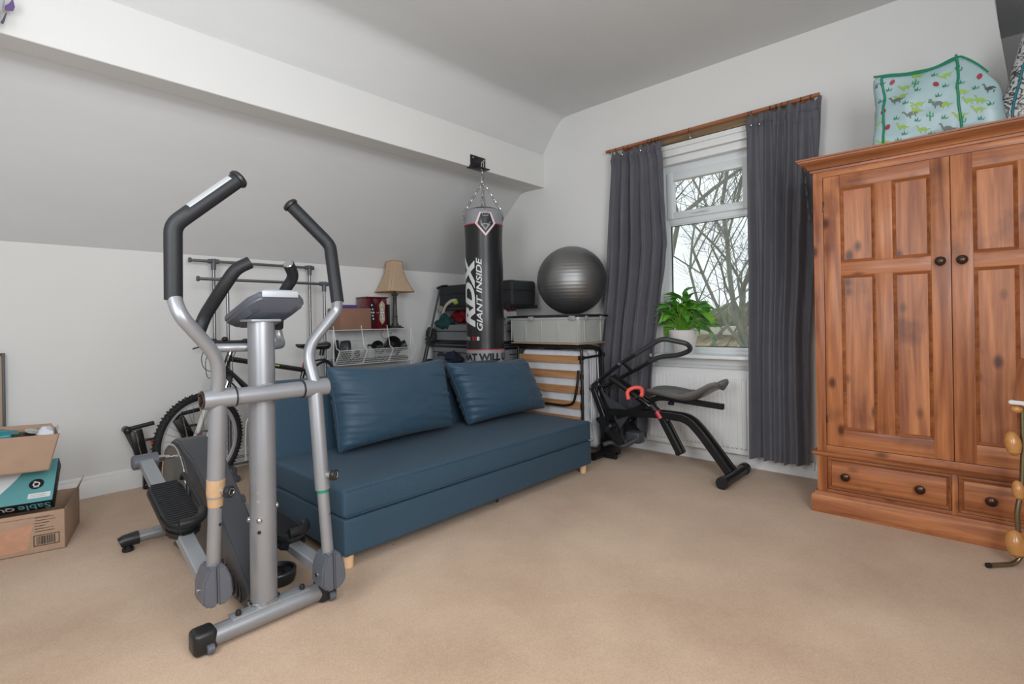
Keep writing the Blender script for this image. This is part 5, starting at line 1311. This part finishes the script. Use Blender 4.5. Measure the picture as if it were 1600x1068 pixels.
    arm(1, .972, V(.992, 1.93, .185), [V(.962, 2.03, 1.045), V(1.105, 2.035, 1.205)], (V(1.10, 2.022, 1.24), V(1.10, 2.078, 1.485)), V(.963, 2.146, 1.650), V(1.078, 2.086, 1.513), .545, .487, False)
    # fixed handlebars
    hb = new()
    tube(hb, [V(.634, 2.205, 1.15), V(.627, 2.21, 1.11), V(.645, 2.20, 1.062), V(.72, 2.125, 1.062), V(XC, 2.10, 1.062), V(.87, 2.13, 1.062), V(.938, 2.20, 1.062), V(.935, 2.225, 1.10), V(.92, 2.215, 1.20)], .0165, seg=16, fil=.04)
    obj('fixed_handlebar', hb, M_sil, t)
    obj('foam_handle', T1([V(.627, 2.205, 1.13), V(.645, 2.20, 1.185), V(.675, 2.10, 1.285), V(.715, 2.07, 1.362), V(.762, 2.06, 1.388)], .0235, seg=18, fil=.06), M_foam, t)
    obj('foam_handle', T1([V(.930, 2.222, 1.135), V(.918, 2.18, 1.22), V(.922, 2.12, 1.295), V(.942, 2.08, 1.345), V(.905, 2.05, 1.39)], .0225, seg=18, fil=.05), M_foam, t)
    obj('handle_plug', lathe(new(), [(.02, 0), (.018, .003)], V(.9045, 2.0495, 1.3905), (-.59, -.48, .72), 16), M_chrome, t)
    # console: a wedge leaning back over the mast, we see its underside
    cs = new(); pr = [(.765, 1.985, 1.262), (.915, 1.985, 1.262), (.948, 2.01, 1.236), (.94, 2.16, 1.19), (.915, 2.235, 1.168), (.74, 2.235, 1.168), (.712, 2.20, 1.172), (.735, 2.03, 1.236)]
    cs = new(); a_, b_ = [], []
    ctr = V(.83, 2.11, 1.2)
    top = [V(*p)+V(0, .004, .014) for p in pr]; mid = [V(*p)-V(0, .006, .012) for p in pr]; low = [ctr.lerp(V(*p), .68)+V(0, 0, -.042) for p in pr]
    RR = [[cs.verts.new(p) for p in L_] for L_ in (top, mid, low)]
    for A, B in zip(RR, RR[1:]):
        for k in range(8): cs.faces.new((A[k], A[(k+1) % 8], B[(k+1) % 8], B[k]))
    cs.faces.new(RR[0]); cs.faces.new(RR[-1][::-1]); bmesh.ops.recalc_face_normals(cs, faces=cs.faces[:]); bmesh.ops.bevel(cs, geom=cs.edges[:], offset=.007, segments=3, affect='EDGES')
    con = obj('console', cs, mat('console_slate_plastic', (86, 89, 98), .3), t)
    sc_ = new(); prism(sc_, [V(.785, 1.988, 1.2775), V(.895, 1.988, 1.2775), V(.90, 2.20, 1.192), V(.775, 2.20, 1.192)], V(0, .002, .004)); obj('screen', sc_, M_lgrey, con)
    obj('rear_strip', box((.772, 1.972, 1.252), (.908, 1.982, 1.277), .003), mat('console_strip', (170, 174, 180), .35), con)
    sl = new()
    for q in range(5): bx(sl, (.775+.006*q, 2.10+.02*q, 1.148), (.80+.006*q, 2.104+.02*q, 1.152))
    obj('vent_slots', sl, M_blk, con)
    obj('console_bracket', box((XC-.055, 2.0, 1.160), (XC+.055, 2.12, 1.170), .003), M_sil2, t)
    # housing
    def prof(s=1.0): 
        p = [(2.055, .035), (2.05, .075), (2.10, .125), (2.38, .335), (2.70, .525)]
        for k in range(12): a = R(118-k*19); p.append((2.955+.232*math.cos(a)*-1 if False else 2.955-.232*math.cos(math.pi-a), .352+.232*math.sin(a)))
        return [q for q in p if q[1] >= .03]+[(3.06, .035)]
    P0 = prof(); hs = prism(new(), [V(.728, y, z) for y, z in P0], V(.142, 0, 0))
    for v in hs.verts:      # the shell narrows towards the mast
        if v.co.y < 2.7: k = (2.7-v.co.y)/.65; v.co.x = XC+(v.co.x-XC)*(1-.33*k)
    bmesh.ops.bevel(hs, geom=[e for e in hs.edges if abs((e.verts[0].co-e.verts[1].co).normalized().x) < .6], offset=.010, segments=3, affect='EDGES')
    hs_o = obj('housing', hs, M_char, t, ang=32)
    pn = prism(new(), [V(.722, y, z) for y, z in ((2.72, .47), (2.60, .43), (2.36, .28), (2.30, .17), (2.55, .30), (2.75, .33))], V(.012, 0, 0), .003)
    vt = new()
    for q in range(6): y = 2.14+.035*q; tube(vt, [V(.742-.001*q, y+.02, .06+.004*q), V(.740-.001*q, y, .085+.006*q), V(.738-.001*q, y+.015, .12+.012*q)], .0045, seg=6, fil=.01)
    obj('vent_slots', vt, M_blk, hs_o)
    obj('base_skirt', box((.755, 2.06, .03), (.845, 3.18, .075), .008), M_blk, t)
    dc = lathe(new(), [(.205, 0), (.205, .010), (.19, .012), (.05, .012), (.03, .02)], (.73, 2.955, .352), (-1, 0, 0), 48); obj('crank_disc', dc, mat('dull_bronze_grey', (112, 110, 106), .35, metal=.4), t)
    obj('chrome_rim', T1([V(.718, 2.955+.207*math.cos(a), .352+.207*math.sin(a)) for a in [2*math.pi*k/48 for k in range(48)]], .005, seg=8, closed=True), M_chrome, t)
    dc = lathe(new(), [(.205, 0), (.205, .010), (.19, .012), (.05, .012), (.03, .02)], (.868, 2.955, .352), (1, 0, 0), 48); obj('crank_disc', dc, mat('dull_bronze_grey', (112, 110, 106), .35, metal=.4), t)
    # crank pins, pedal arms, pedals
    def pedal(X, ya, za, yb, zb, s, py0, py1, toe):
        a = V(X, ya, za); b_ = V(X, yb, zb); d = (b_-a).normalized()
        r_ = obj('pedal_arm', rtube(new(), [a, b_+V(0, .03, .0)], .056, .042), M_sil2, t)
        obj('bearing_cover', T1([V(X-.048, ya, za), V(X+.048, ya, za)], .034, seg=22), M_gplast, r_); obj('bearing_cap', sph(new(), V(X+s*.048, ya, za), .033, (.25, 1, 1), 20, 10), M_gplast, r_)
        obj('crank_pin', T1([V(X-s*.04, ya, za), V(.798-(-s)*0+s*.075, ya, za)], .011, seg=14), M_chrome, r_); obj('nut', lathe(new(), [(.016, 0), (.016, .03)], V(X-s*.048, ya, za), (-s, 0, 0), 6), M_chrome, r_)
        # foot plate
        u = V(0, (py1-py0), (zb-za)/(yb-ya)*(py1-py0)).normalized(); n_ = V(1, 0, 0).cross(u); n_ = n_ if n_.z > 0 else -n_
        o = V(X, py0, za+(zb-za)*(py0-ya)/(yb-ya))+n_*.030; Lp = (py1-py0)/u.y
        out = [(-.050, .0), (.050, .0), (.062, .03), (.066, Lp*.5), (.066, Lp*.85), (.055, Lp*.97), (.02, Lp*1.03), (-.03, Lp*1.02), (-.062, Lp*.92), (-.072, Lp*.7), (-.070, .04)]
        out = [(x, y) for x, y in out]
        tr = prism(new(), [o+V(x, 0, 0)+u*y for x, y in out], n_*.026, .008); pd = obj('foot_plate', tr, M_blk, r_)
        lip = new(); pts = [o+V(x, 0, 0)+u*y+n_*.034 for x, y in out[2:]]
        k_ = [o+V(x, 0, 0)+u*y+n_*.042 for x, y in out[4:8]]; tube(lip, fillet(k_, .03), .019, seg=12); obj('rim_lip', lip, M_blk, r_)
        bk = new(); tube(bk, [o+V(.066, 0, 0)+u*(Lp*.03)+n_*.03, o+V(.066, 0, 0)+u*(Lp*.08)+n_*.07, o+V(.070, 0, 0)+u*(Lp*.85)+n_*.045], .010, seg=8, fil=.02) if s < 0 else tube(bk, [o+V(-.066, 0, 0)+u*.02+n_*.04, o+V(-.066, 0, 0)+u*(Lp*.8)+n_*.04], .010, seg=8)
        obj('side_guard', bk, M_blk, r_)
        gv = new()
        for q in range(20):
            y = .012+q*(Lp*.86)/19; hw = .050 if q < 2 else .054
            rtube(gv, [o+u*y+n_*.0275+V(-hw, 0, 0), o+u*y+n_*.0275+V(hw, 0, 0)], .0035, .003, ref=n_)
        obj('tread_ribs', gv, M_blkmatt, r_)
        pad = new(); prism(pad, [o+u*y+V(x*.8, 0, 0)-n_*.0 for x, y in ((-.07, .05), (.074, .05), (.076, Lp*.93), (.03, Lp*1.02), (-.03, Lp*1.02), (-.074, Lp*.9))], -n_*.040, .010); obj('underside', pad, M_blk, r_)
    pedal(.603, 2.955, .505, 2.06, .232, -1, 2.66, 2.325, 0)
    pedal(.990, 2.955, .200, 1.96, .165, 1, 2.56, 2.22, 0)
elliptical()
t = thing('plastic_dish', 'round black plastic dish with a raised rim on the carpet below the right pedal', 'disc', (.965, 2.30, 0))
obj('dish', lathe(new(), [(.05, 0), (.072, .006), (.078, .03), (.076, .052), (.066, .058), (.058, .046), (.03, .040), (.02, .05)], (.955, 2.325, 0), seg=36), M_blk, t)
obj('rim', T1([V(.955+.073*math.cos(a), 2.325+.073*math.sin(a), .054) for a in [2*math.pi*k/36 for k in range(36)]], .006, seg=8, closed=True), M_char, t)

# ---------------------------------------------------------------- rowing machine
def rower():
    t = thing('rowing_machine', 'black hydraulic rowing machine with grey seat and coral foam grip under the window', 'rowing machine', (3.65, 1.9, 0))
    X = 3.65
    obj('rear_foot', T1([V(3.45, 1.283, .04), V(3.87, 1.283, .04)], .036, seg=20), M_blkm, t)
    for x in (3.45, 3.87): obj('end_cap', T1([V(x-.022, 1.283, .041), V(x+.022, 1.283, .041)], .041, seg=20), M_blk, t)
    for k, x in enumerate((3.615, 3.70)):
        obj('side_rail', rtube(new(), [V(x, 1.30, .06), V(x, 1.50, .31), V(x, 1.60, .405), V(x, 1.80, .412), V(x, 2.28, .385)], .028, .052, fil=.10, ref=(0, .35, 1)), M_blkm, t)
    obj('cross_plate', box((3.61, 1.455, .265), (3.71, 1.485, .285), .004), M_blkm, t)
    obj('seat_rail', rtube(new(), [V(X, 1.345, .515), V(X, 1.78, .540), V(X, 1.86, .53), V(X, 1.98, .45), V(X, 2.2, .345)], .04, .04, fil=.06), M_blkm, t)
    obj('seat_carriage', box((X-.05, 1.58, .555), (X+.05, 1.74, .58), .01), M_blk, t)
    obj('stop_knob', lathe(new(), [(.02, 0), (.024, .006), (.024, .02), (.012, .024), (.010, .03)], (X, 1.735, .49), seg=18), M_blk, t)
    # moulded saddle seat: broad tail curling up at the back
    st = new(); prof = [(1.905, .578, .045), (1.87, .588, .10), (1.80, .588, .14), (1.72, .580, .155), (1.64, .570, .155), (1.57, .575, .155), (1.50, .600, .155), (1.44, .635, .15), (1.39, .665, .135), (1.36, .674, .118), (1.342, .668, .095)]
    R1, R2_ = [], []
    for y, z, hw in prof:
        R1.append([st.verts.new(V(X+hw*u, y, z+.022*u*u+.004)) for u in (-1, -.75, -.4, 0, .4, .75, 1)])
        R2_.append([st.verts.new(V(X+hw*.93*u, y, z+.022*u*u-.026-.012*(1-abs(u)))) for u in (-1, -.75, -.4, 0, .4, .75, 1)])
    for Q in (R1, R2_):
        for A, B in zip(Q, Q[1:]):
            for k in range(6): st.faces.new((A[k], A[k+1], B[k+1], B[k]))
    for A, B, C_, D in zip(R1, R1[1:], R2_, R2_[1:]):
        st.faces.new((A[0], B[0], D[0], C_[0])); st.faces.new((A[6], C_[6], D[6], B[6]))
    for k in range(6): st.faces.new((R1[0][k], R2_[0][k], R2_[0][k+1], R1[0][k+1])); st.faces.new((R1[-1][k], R1[-1][k+1], R2_[-1][k+1], R2_[-1][k]))
    bmesh.ops.recalc_face_normals(st, faces=st.faces[:]); bmesh.ops.subdivide_edges(st, edges=st.edges[:], cuts=1, use_grid_fill=True, smooth=.6)
    obj('seat', st, mat('grey_seat_vinyl', (104, 104, 102), .32), t, ang=60)
    # handle frame
    A1 = [V(3.58, 2.395, .59), V(3.58, 2.13, .785), V(3.60, 1.775, .995), V(3.66, 1.60, .955), V(3.72, 1.60, .905), V(3.73, 1.70, .862), V(3.73, 1.86, .845), V(3.72, 2.10, .715), V(3.72, 2.385, .560)]
    obj('handle_frame', T1(A1, .0155, seg=14, fil=.05), M_blkm, t)
    obj('handle_foam', T1([V(3.583, 1.99, .868), V(3.60, 1.775, .995), V(3.66, 1.60, .955), V(3.72, 1.60, .905), V(3.73, 1.70, .862), V(3.73, 1.86, .845), V(3.728, 1.95, .80)], .0185, seg=14, fil=.05), mat('grey_foam', (52, 54, 58), .4), t)
    obj('handle_bridge', T1([V(3.58, 2.10, .80), V(3.72, 2.10, .715)], .013, seg=10), M_blkm, t)
    for p in (V(3.55, 2.12, .79), V(3.55, 2.33, .638)): obj('bolt', T1([p, p+V(.03, 0, 0)], .012, seg=10), M_chrome, t)
    for dx in (-.055, .055):
        obj('front_post', rtube(new(), [V(X+dx, 2.40, .575), V(X+dx, 2.25, .225)], .03, .045, ref=(0, 1, 0)), M_blkm, t)
    gs = new(); prism(gs, [V(X-.008, 2.36, .56), V(X-.008, 2.18, .25), V(X-.008, 2.06, .40), V(X-.008, 2.28, .50)], V(.016, 0, 0), .003); obj('gusset_plate', gs, M_char, t)
    obj('pivot_bolt', T1([V(3.53, 2.37, .585), V(3.77, 2.37, .585)], .012, seg=12), M_chrome, t)
    # damper between handle and seat rail
    a, b_ = V(3.62, 2.24, .665), V(3.62, 1.80, .415)
    obj('damper_body', T1([a, a.lerp(b_, .72)], .024, seg=16), M_blkm, t); obj('second_damper_arm', rtube(new(), [a+V(.08, .02, .01), a.lerp(b_, .8)+V(.08, 0, 0)], .025, .03), M_blkm, t)
    obj('damper_rod', T1([a.lerp(b_, .7), b_+V(0, -.05, -.04)], .008, seg=10), M_chrome, t)
    obj('damper_collar', T1([V(3.61, 1.875, .475), V(3.61, 1.83, .435)], .030, seg=16), M_blk, t); obj('red_adjuster', T1([V(3.61, 1.835, .44), V(3.61, 1.80, .385)], .022, seg=16), M_plast_red, t)
    cg = [V(3.56, 2.045, .515), V(3.56, 2.06, .575), V(3.60, 2.025, .605), V(3.62, 1.965, .605), V(3.60, 1.945, .575), V(3.58, 1.945, .54)]
    obj('foam_pull', T1(cg, .0155, seg=14, fil=.03), M_coral, t)
    obj('pull_strap', T1([V(3.58, 2.03, .52), V(3.60, 1.96, .54), V(3.61, 1.90, .50)], .008, seg=8), M_blk, t)
    for dx in (-.03, .03):
        obj('middle_strut', rtube(new(), [V(X+dx, 1.80, .385), V(X+dx, 1.665, .145)], .03, .045, ref=(0, 1, 0)), M_blkm, t)
        obj('strut_bolt', T1([V(X+dx-.02, 1.668, .145), V(X+dx+.022, 1.668, .145)], .02, seg=12), M_blkm, t)
    # front base with foot rests
    fb = new(); tube(fb, [V(3.62, 2.20, .03), V(3.62, 2.34, .03)], .028, seg=12); tube(fb, [V(3.47, 2.33, .035), V(3.86, 2.33, .035)], .034, seg=14); bx(fb, (3.60, 2.20, .03), (3.70, 2.34, .30), .01)
    obj('front_base', fb, M_blkm, t)
    for x, rz in ((3.52, .3), (3.83, -.1)):
        fp = new(); prism(fp, [V(x-.045, 2.10, .15), V(x+.045, 2.10, .15), V(x+.05, 2.30, .34), V(x-.05, 2.30, .34)], V(0, -.02, .022), .006); obj('foot_rest', fp, M_blk, t)
        obj('foot_strap', T1([V(x-.05, 2.21, .26), V(x-.04, 2.16, .31), V(x+.04, 2.16, .31), V(x+.05, 2.21, .26)], .014, seg=8, rx=.3, fil=.02), M_blk, t)
    obj('foot_rest_axle', T1([V(3.49, 2.12, .185), V(3.89, 2.12, .185)], .011, seg=10), M_steel, t)
    sp = new(); tube(sp, [V(3.46, 2.22, .15), V(3.52, 2.18, .17), V(3.56, 2.10, .13), V(3.60, 2.0, .20)], .018, seg=10, fil=.05); bx(sp, (3.60, 1.98, .16), (3.70, 2.10, .25), .015)
    obj('front_linkage', sp, M_char, t)
rower()

# ---------------------------------------------------------------- metal stand with wooden knobs at the right edge
def stand():
    t = thing('metal_stand', 'antique brass metal stand with round wooden knobs at the right edge of the room', 'stand', (3.23, -.13, 0))
    def leg(dx, dy, s):
        o = V(dx, dy, 0)
        obj('metal_leg', T1([o+V(3.246, -.132, .72), o+V(3.247, -.133, .53), o+V(3.241, -.127, .36), o+V(3.224, -.108, .25), o+V(3.228, -.112, .14), o+V(3.246, -.128, .06), o+V(3.222, -.10, .012), o+V(3.13, -.012, .012)], .010, seg=12, fil=.04), M_brass, t)
        obj('foot_tip', T1([o+V(3.134, -.016, .012), o+V(3.124, -.006, .012)], .0115, seg=12), M_blk, t)
        for (x, y, z, r_, h_) in ((3.216, -.099, .557, .030, .054), (3.232, -.115, .345, .024, .043), (3.220, -.103, .105, .038, .060)):
            obj('wooden_knob', lathe(new(), [(r_*.2, -h_), (r_*.75, -h_*.75), (r_, -h_*.1), (r_*.95, h_*.3), (r_*.65, h_*.8), (r_*.2, h_)], o+V(x, y, z), (.1, .1, 1), 20), M_oakb, t)
        obj('small_knob', sph(new(), o+V(3.226, -.112, .712), .024, (1, 1, .8), 16, 10), M_oakb, t)
        obj('knob_pin', T1([o+V(3.216, -.099, .557), o+V(3.247, -.133, .54)], .008, seg=8), M_brass, t); obj('knob_pin', T1([o+V(3.22, -.103, .105), o+V(3.240, -.125, .09)], .008, seg=8), M_brass, t)
    leg(0, 0, 1); leg(-.16, -.36, 1)
    obj('ledge', prism(new(), [V(3.206, -.085, .735), V(3.03, -.47, .735), V(3.20, -.53, .735), V(3.30, -.12, .735)], V(0, 0, .018), .004), M_gloss, t)
    for k in range(7):
        a = V(3.213, -.10, .752).lerp(V(3.03, -.49, .752), k/6); 
        obj('slat', prism(new(), [a, a+V(-.016, -.034, 0), a+V(-.010, -.048, .19), a+V(.012, -.020, .19)], V(.012, -.006, 0), .002), M_pineMV, t)
stand()

# ---------------------------------------------------------------- boxes at the left edge
def left_boxes():
    rz = R(-14.6); Rm = Matrix.Rotation(rz, 4, 'Z'); O_ = V(.372, 3.539, 0)   # near right bottom corner of the lowest box
    def tr(bm): bmesh.ops.transform(bm, matrix=Matrix.Translation(O_) @ Rm, verts=bm.verts[:]); return bm
    # lowest: open carton
    t = thing('cardboard_box', 'open brown cardboard carton at the bottom of the left stack, barcode on its side', 'box', O_+Rm.to_3x3() @ V(-.3, .2, 0))
    Wd, Dp, H = .60, .42, .205
    b = new(); th = .006
    bx(b, (-Wd, 0, 0), (0, th, H), .001); bx(b, (-Wd, Dp-th, 0), (0, Dp, H), .001); bx(b, (-th, 0, 0), (0, Dp, H), .001); bx(b, (-Wd, 0, 0), (-Wd+th, Dp, H), .001); bx(b, (-Wd, 0, 0), (0, Dp, th), .001)
    obj('carton_body', tr(b), M_card, t)
    f = new(); prism(f, [V(0, .01, H), V(0, Dp-.01, H), V(.03, Dp-.04, H+.075), V(.012, .06, H+.01)], V(-.004, 0, 0)); obj('flap', tr(f), M_card, t)
    tp = new(); pts = [(-.33, .02), (-.15, .025), (-.125, .15), (-.24, .14), (-.26, .12), (-.28, .14), (-.58, .12), (-.59, .01)]
    bm = new(); vs_ = [bm.verts.new(V(x, -.0012, z)) for x, z in pts]; bm.faces.new(vs_); obj('torn_tape', tr(bm), M_tape, t)
    bc = new(); x0 = -.125
    for (a, b_, c, d) in ((x0, x0+.1, .035, .038), (x0, x0+.1, .088, .091), (x0, x0+.003, .035, .091), (x0+.097, x0+.1, .035, .091)): bx(bc, (a, -.0016, c), (b_, -.0004, d))
    rnd = random.Random(2); x = x0+.012
    while x < x0+.086:
        w_ = rnd.choice((.002, .003, .0045)); bx(bc, (x, -.0016, .042), (x+w_, -.0004, .084)); x += w_+rnd.choice((.0022, .0035))
    obj('barcode', tr(bc), M_ink, t)
    tx = new()
    for k in range(6):
        for q in range(3): bx(tx, (-.12, -.0012, .108+.014*k), (-.12+.03+.05*rnd.random(), -.0002, .111+.014*k))
    cr = new(); bx(cr, (-.595, -.0012, .183), (-.06, -.0002, .186)); obj('crease', tr(cr), M_card2, t)
    obj('small_print', tr(tx), mat('brown_print', (120, 92, 74), .8), t)
    # middle: shallow duvet box tilted inside the carton, printing upside down
    t2 = thing('duvet_box', 'white and teal printed box with black front, tilted upside down in the open carton', 'box', O_+Rm.to_3x3() @ V(-.3, .2, .1))
    til = Matrix.Translation(V(-.055, .075, .190)) @ Matrix.Rotation(R(0), 4, 'Y') @ Matrix.Rotation(R(44), 4, 'X')
    def tr2(bm): bmesh.ops.transform(bm, matrix=til, verts=bm.verts[:]); return tr(bm)
    # lid is the top plane: local x -0.56..0, y 0..0.34, z 0..0.09
    w2, d2, h2 = .56, .27, .075
    obj('box_body', tr2(box((-w2, .012, -.0), (0, d2, h2), .003)), M_ink, t2)
    bm = new(); vs_ = [bm.verts.new(V(x, y, h2+.0012)) for x, y in ((-w2+.002, .014), (-.002, .014), (-.002, d2-.002), (-w2+.002, d2-.002))]; bm.faces.new(vs_); obj('lid_print', tr2(bm), mat('teal_card', (96, 158, 162), .45), t2)
    bm = new(); pts = [(-w2+.002, .03)]+[(-.28+.17*k/12, .03+.23*(k/12)**1.6) for k in range(0, 13)]+[(-.10, d2-.002), (-w2+.002, d2-.002)]; vs_ = [bm.verts.new(V(x, y, h2+.0022)) for x, y in pts]; bm.faces.new(vs_); obj('lid_print', tr2(bm), mat('white_card', (222, 224, 228), .45), t2, label='white printed sweep')
    bm = new(); vs_ = [bm.verts.new(V(-.075+.030*math.cos(k*math.pi/12), .120+.030*math.sin(k*math.pi/12), h2+.003)) for k in range(24)]; bm.faces.new(vs_); obj('round_badge', tr2(bm), M_ink, t2)
    obj('lettering', tr2(flat_text('Q', V(-.060, .137, h2+.0042), V(-.030, 0, 0), V(0, -.034, 0), bold=.02)), M_white, t2)
    obj('lettering', tr2(flat_text('SIZE', V(-.062, .105, h2+.0042), V(-.022, 0, 0), V(0, .0, 0)+V(0, -.007, 0))), M_white, t2)
    bm = new(); vs_ = [bm.verts.new(V(x, y, h2+.003)) for x, y in ((-.10, .035), (-.012, .035), (-.012, .065), (-.10, .065))]; bm.faces.new(vs_); obj('label_sticker', tr2(bm), M_white, t2)
    bx_ = new()
    for k in range(2): bx(bx_, (-.09, .044+.010*k, h2+.0032), (-.03, .046+.010*k, h2+.0036))
    obj('small_print', tr2(bx_), M_lgrey, t2)
    obj('lettering', tr2(flat_text('Sable', V(-.012, .0108, .062), V(-.125, 0, 0), V(0, 0, -.052), bold=.01)), mat('teal_print', (112, 178, 184), .5), t2)
    obj('lettering', tr2(flat_text('QUEEN', V(-.150, .0108, .062), V(-.150, 0, 0), V(0, 0, -.036), bold=.02)), M_white, t2)
    # top: open carton with bits and pieces
    t3 = thing('cardboard_box', 'small open brown carton full of odds and ends on top of the left stack', 'box', O_+Rm.to_3x3() @ V(-.3, .2, .46))
    til = Matrix.Translation(V(-.035, .055, .405)) @ Matrix.Rotation(R(12), 4, 'Z') @ Matrix.Rotation(R(3), 4, 'Y')
    W3, D3, H3 = .40, .26, .185; b = new()
    f4 = [V(-W3-.01, 0, 0), V(-.035, 0, 0), V(0, -.0, H3), V(-W3-.01, 0, H3)]
    prism(b, f4, V(0, .005, 0), .001); prism(b, [p+V(0, D3, .0) for p in f4], V(0, .005, 0), .001)
    prism(b, [V(-.035, 0, 0), V(-.035, D3, 0), V(0, D3, H3), V(0, 0, H3)], V(-.005, 0, 0)); prism(b, [V(-W3-.01, 0, 0), V(-W3-.01, D3, 0), V(-W3-.01, D3, H3), V(-W3-.01, 0, H3)], V(.005, 0, 0)); bx(b, (-W3, 0, 0), (-.035, D3, .005))
    obj('carton_body', tr2(b), M_card, t3)
    f = new(); prism(f, [V(-W3, D3+.003, H3), V(-.01, D3+.003, H3), V(-.02, D3+.012, H3+.02), V(-W3, D3+.012, H3+.022)], V(0, .004, 0)); obj('flap', tr2(f), M_card, t3)
    f = new(); prism(f, [V(-.002, .02, H3), V(-.002, D3-.02, H3), V(.006, D3-.03, H3+.02), V(.006, .05, H3+.02)], V(-.003, 0, 0)); obj('flap', tr2(f), M_white, t3, label='white torn flap')
    def it(nm, lab, cat, bm, m_): return obj(nm, tr2(bm), m_, label=lab, cat=cat)
    it('teal_bag', 'teal plastic bag in the top carton', 'bag', lump(sph(new(), (-.24, .12, H3-.005), .07, (1.2, 1, .42), 20, 12), .02, 18), mat('teal_plastic', (20, 120, 130), .35))
    it('white_paper', 'crumpled white paper at the left of the top carton', 'paper', lump(sph(new(), (-.36, .12, H3-.01), .055, (1, 1, .6), 20, 12), .025, 22), M_white)
    it('tin', 'small silver tin among the things in the top carton', 'tin', lathe(new(), [(.028, 0), (.03, .003), (.03, .022), (.022, .026), (.01, .03)], V(-.11, .12, H3-.012), (.2, -.3, 1), 20), M_chrome)
    it('clear_bag', 'crumpled white plastic bag at the right of the top carton', 'bag', lump(sph(new(), (-.045, .13, H3-.01), .045, (.9, 1.3, .6), 20, 12), .02, 25, 4), mat('white_plastic_bag', (216, 220, 230), .3))
    it('pink_paper', 'small pink paper scrap showing in the top carton', 'paper', box((-.19, .15, H3-.02), (-.16, .19, H3+.01), .004), mat('pink_paper', (200, 110, 120), .7))
    it('cord_bundle', 'tangle of brown and black cord in the top carton', 'cord', T1([V(-.16+.03*math.cos(k*1.1), .10+.03*math.sin(k*1.1), H3-.004+.008*math.sin(k*.7)) for k in range(26)], .004, seg=6), mat('dark_cord', (70, 58, 44), .7))
    t4 = thing('framed_board', 'brown board with a dark grey edge leaning on the wall at the far left', 'board', (.05, 4.4, 0))
    b = box((-.42, 4.425, 0), (.182, 4.44, 1.0), .002); obj('board', b, mat('tan_board', (176, 156, 136), .8, var=.06, vscale=4), t4)
    b = new(); bx(b, (.181, 4.415, 0), (.196, 4.445, 1.0), .003); bx(b, (-.45, 4.415, 0), (-.42, 4.445, 1.005), .003); bx(b, (-.42, 4.415, .985), (.181, 4.445, 1.0), .003); obj('edge_frame', b, mat('dark_grey_edge', (78, 78, 80), .5), t4)
left_boxes()

# balloon-like thing hanging at the upper left
t = thing('foil_balloon', 'white round balloon with a purple corner showing at the top left, under the ceiling', 'balloon', (.03, 3.18, 2.42))
b = sph(new(), (-.005, 3.19, 2.625), .165, (1, .40, 1.22), 32, 20); obj('balloon_body', b, mat('pearl_white_foil', (200, 200, 208), .3), t)
b = prism(new(), [V(.186, 3.20, 2.64), V(.193, 3.20, 2.604), V(.187, 3.20, 2.584), V(.160, 3.20, 2.576), V(.160, 3.20, 2.595), V(.174, 3.20, 2.612)], V(0, .006, 0), .001); obj('purple_corner', b, mat('purple_foil', (98, 76, 128), .35), t)
b = T1([V(.164, 3.19, 2.56), V(.160, 3.19, 2.545), V(.155, 3.19, 2.525), V(.149, 3.19, 2.507)], [.002, .005], seg=8, rx=.5); obj('dark_trim', b, mat('dark_ribbon', (70, 70, 86), .4), t)
obj('string', T1([V(-.02, 3.19, 2.82), V(-.02, 3.15, 2.93)], .0015, seg=4), M_white, t)
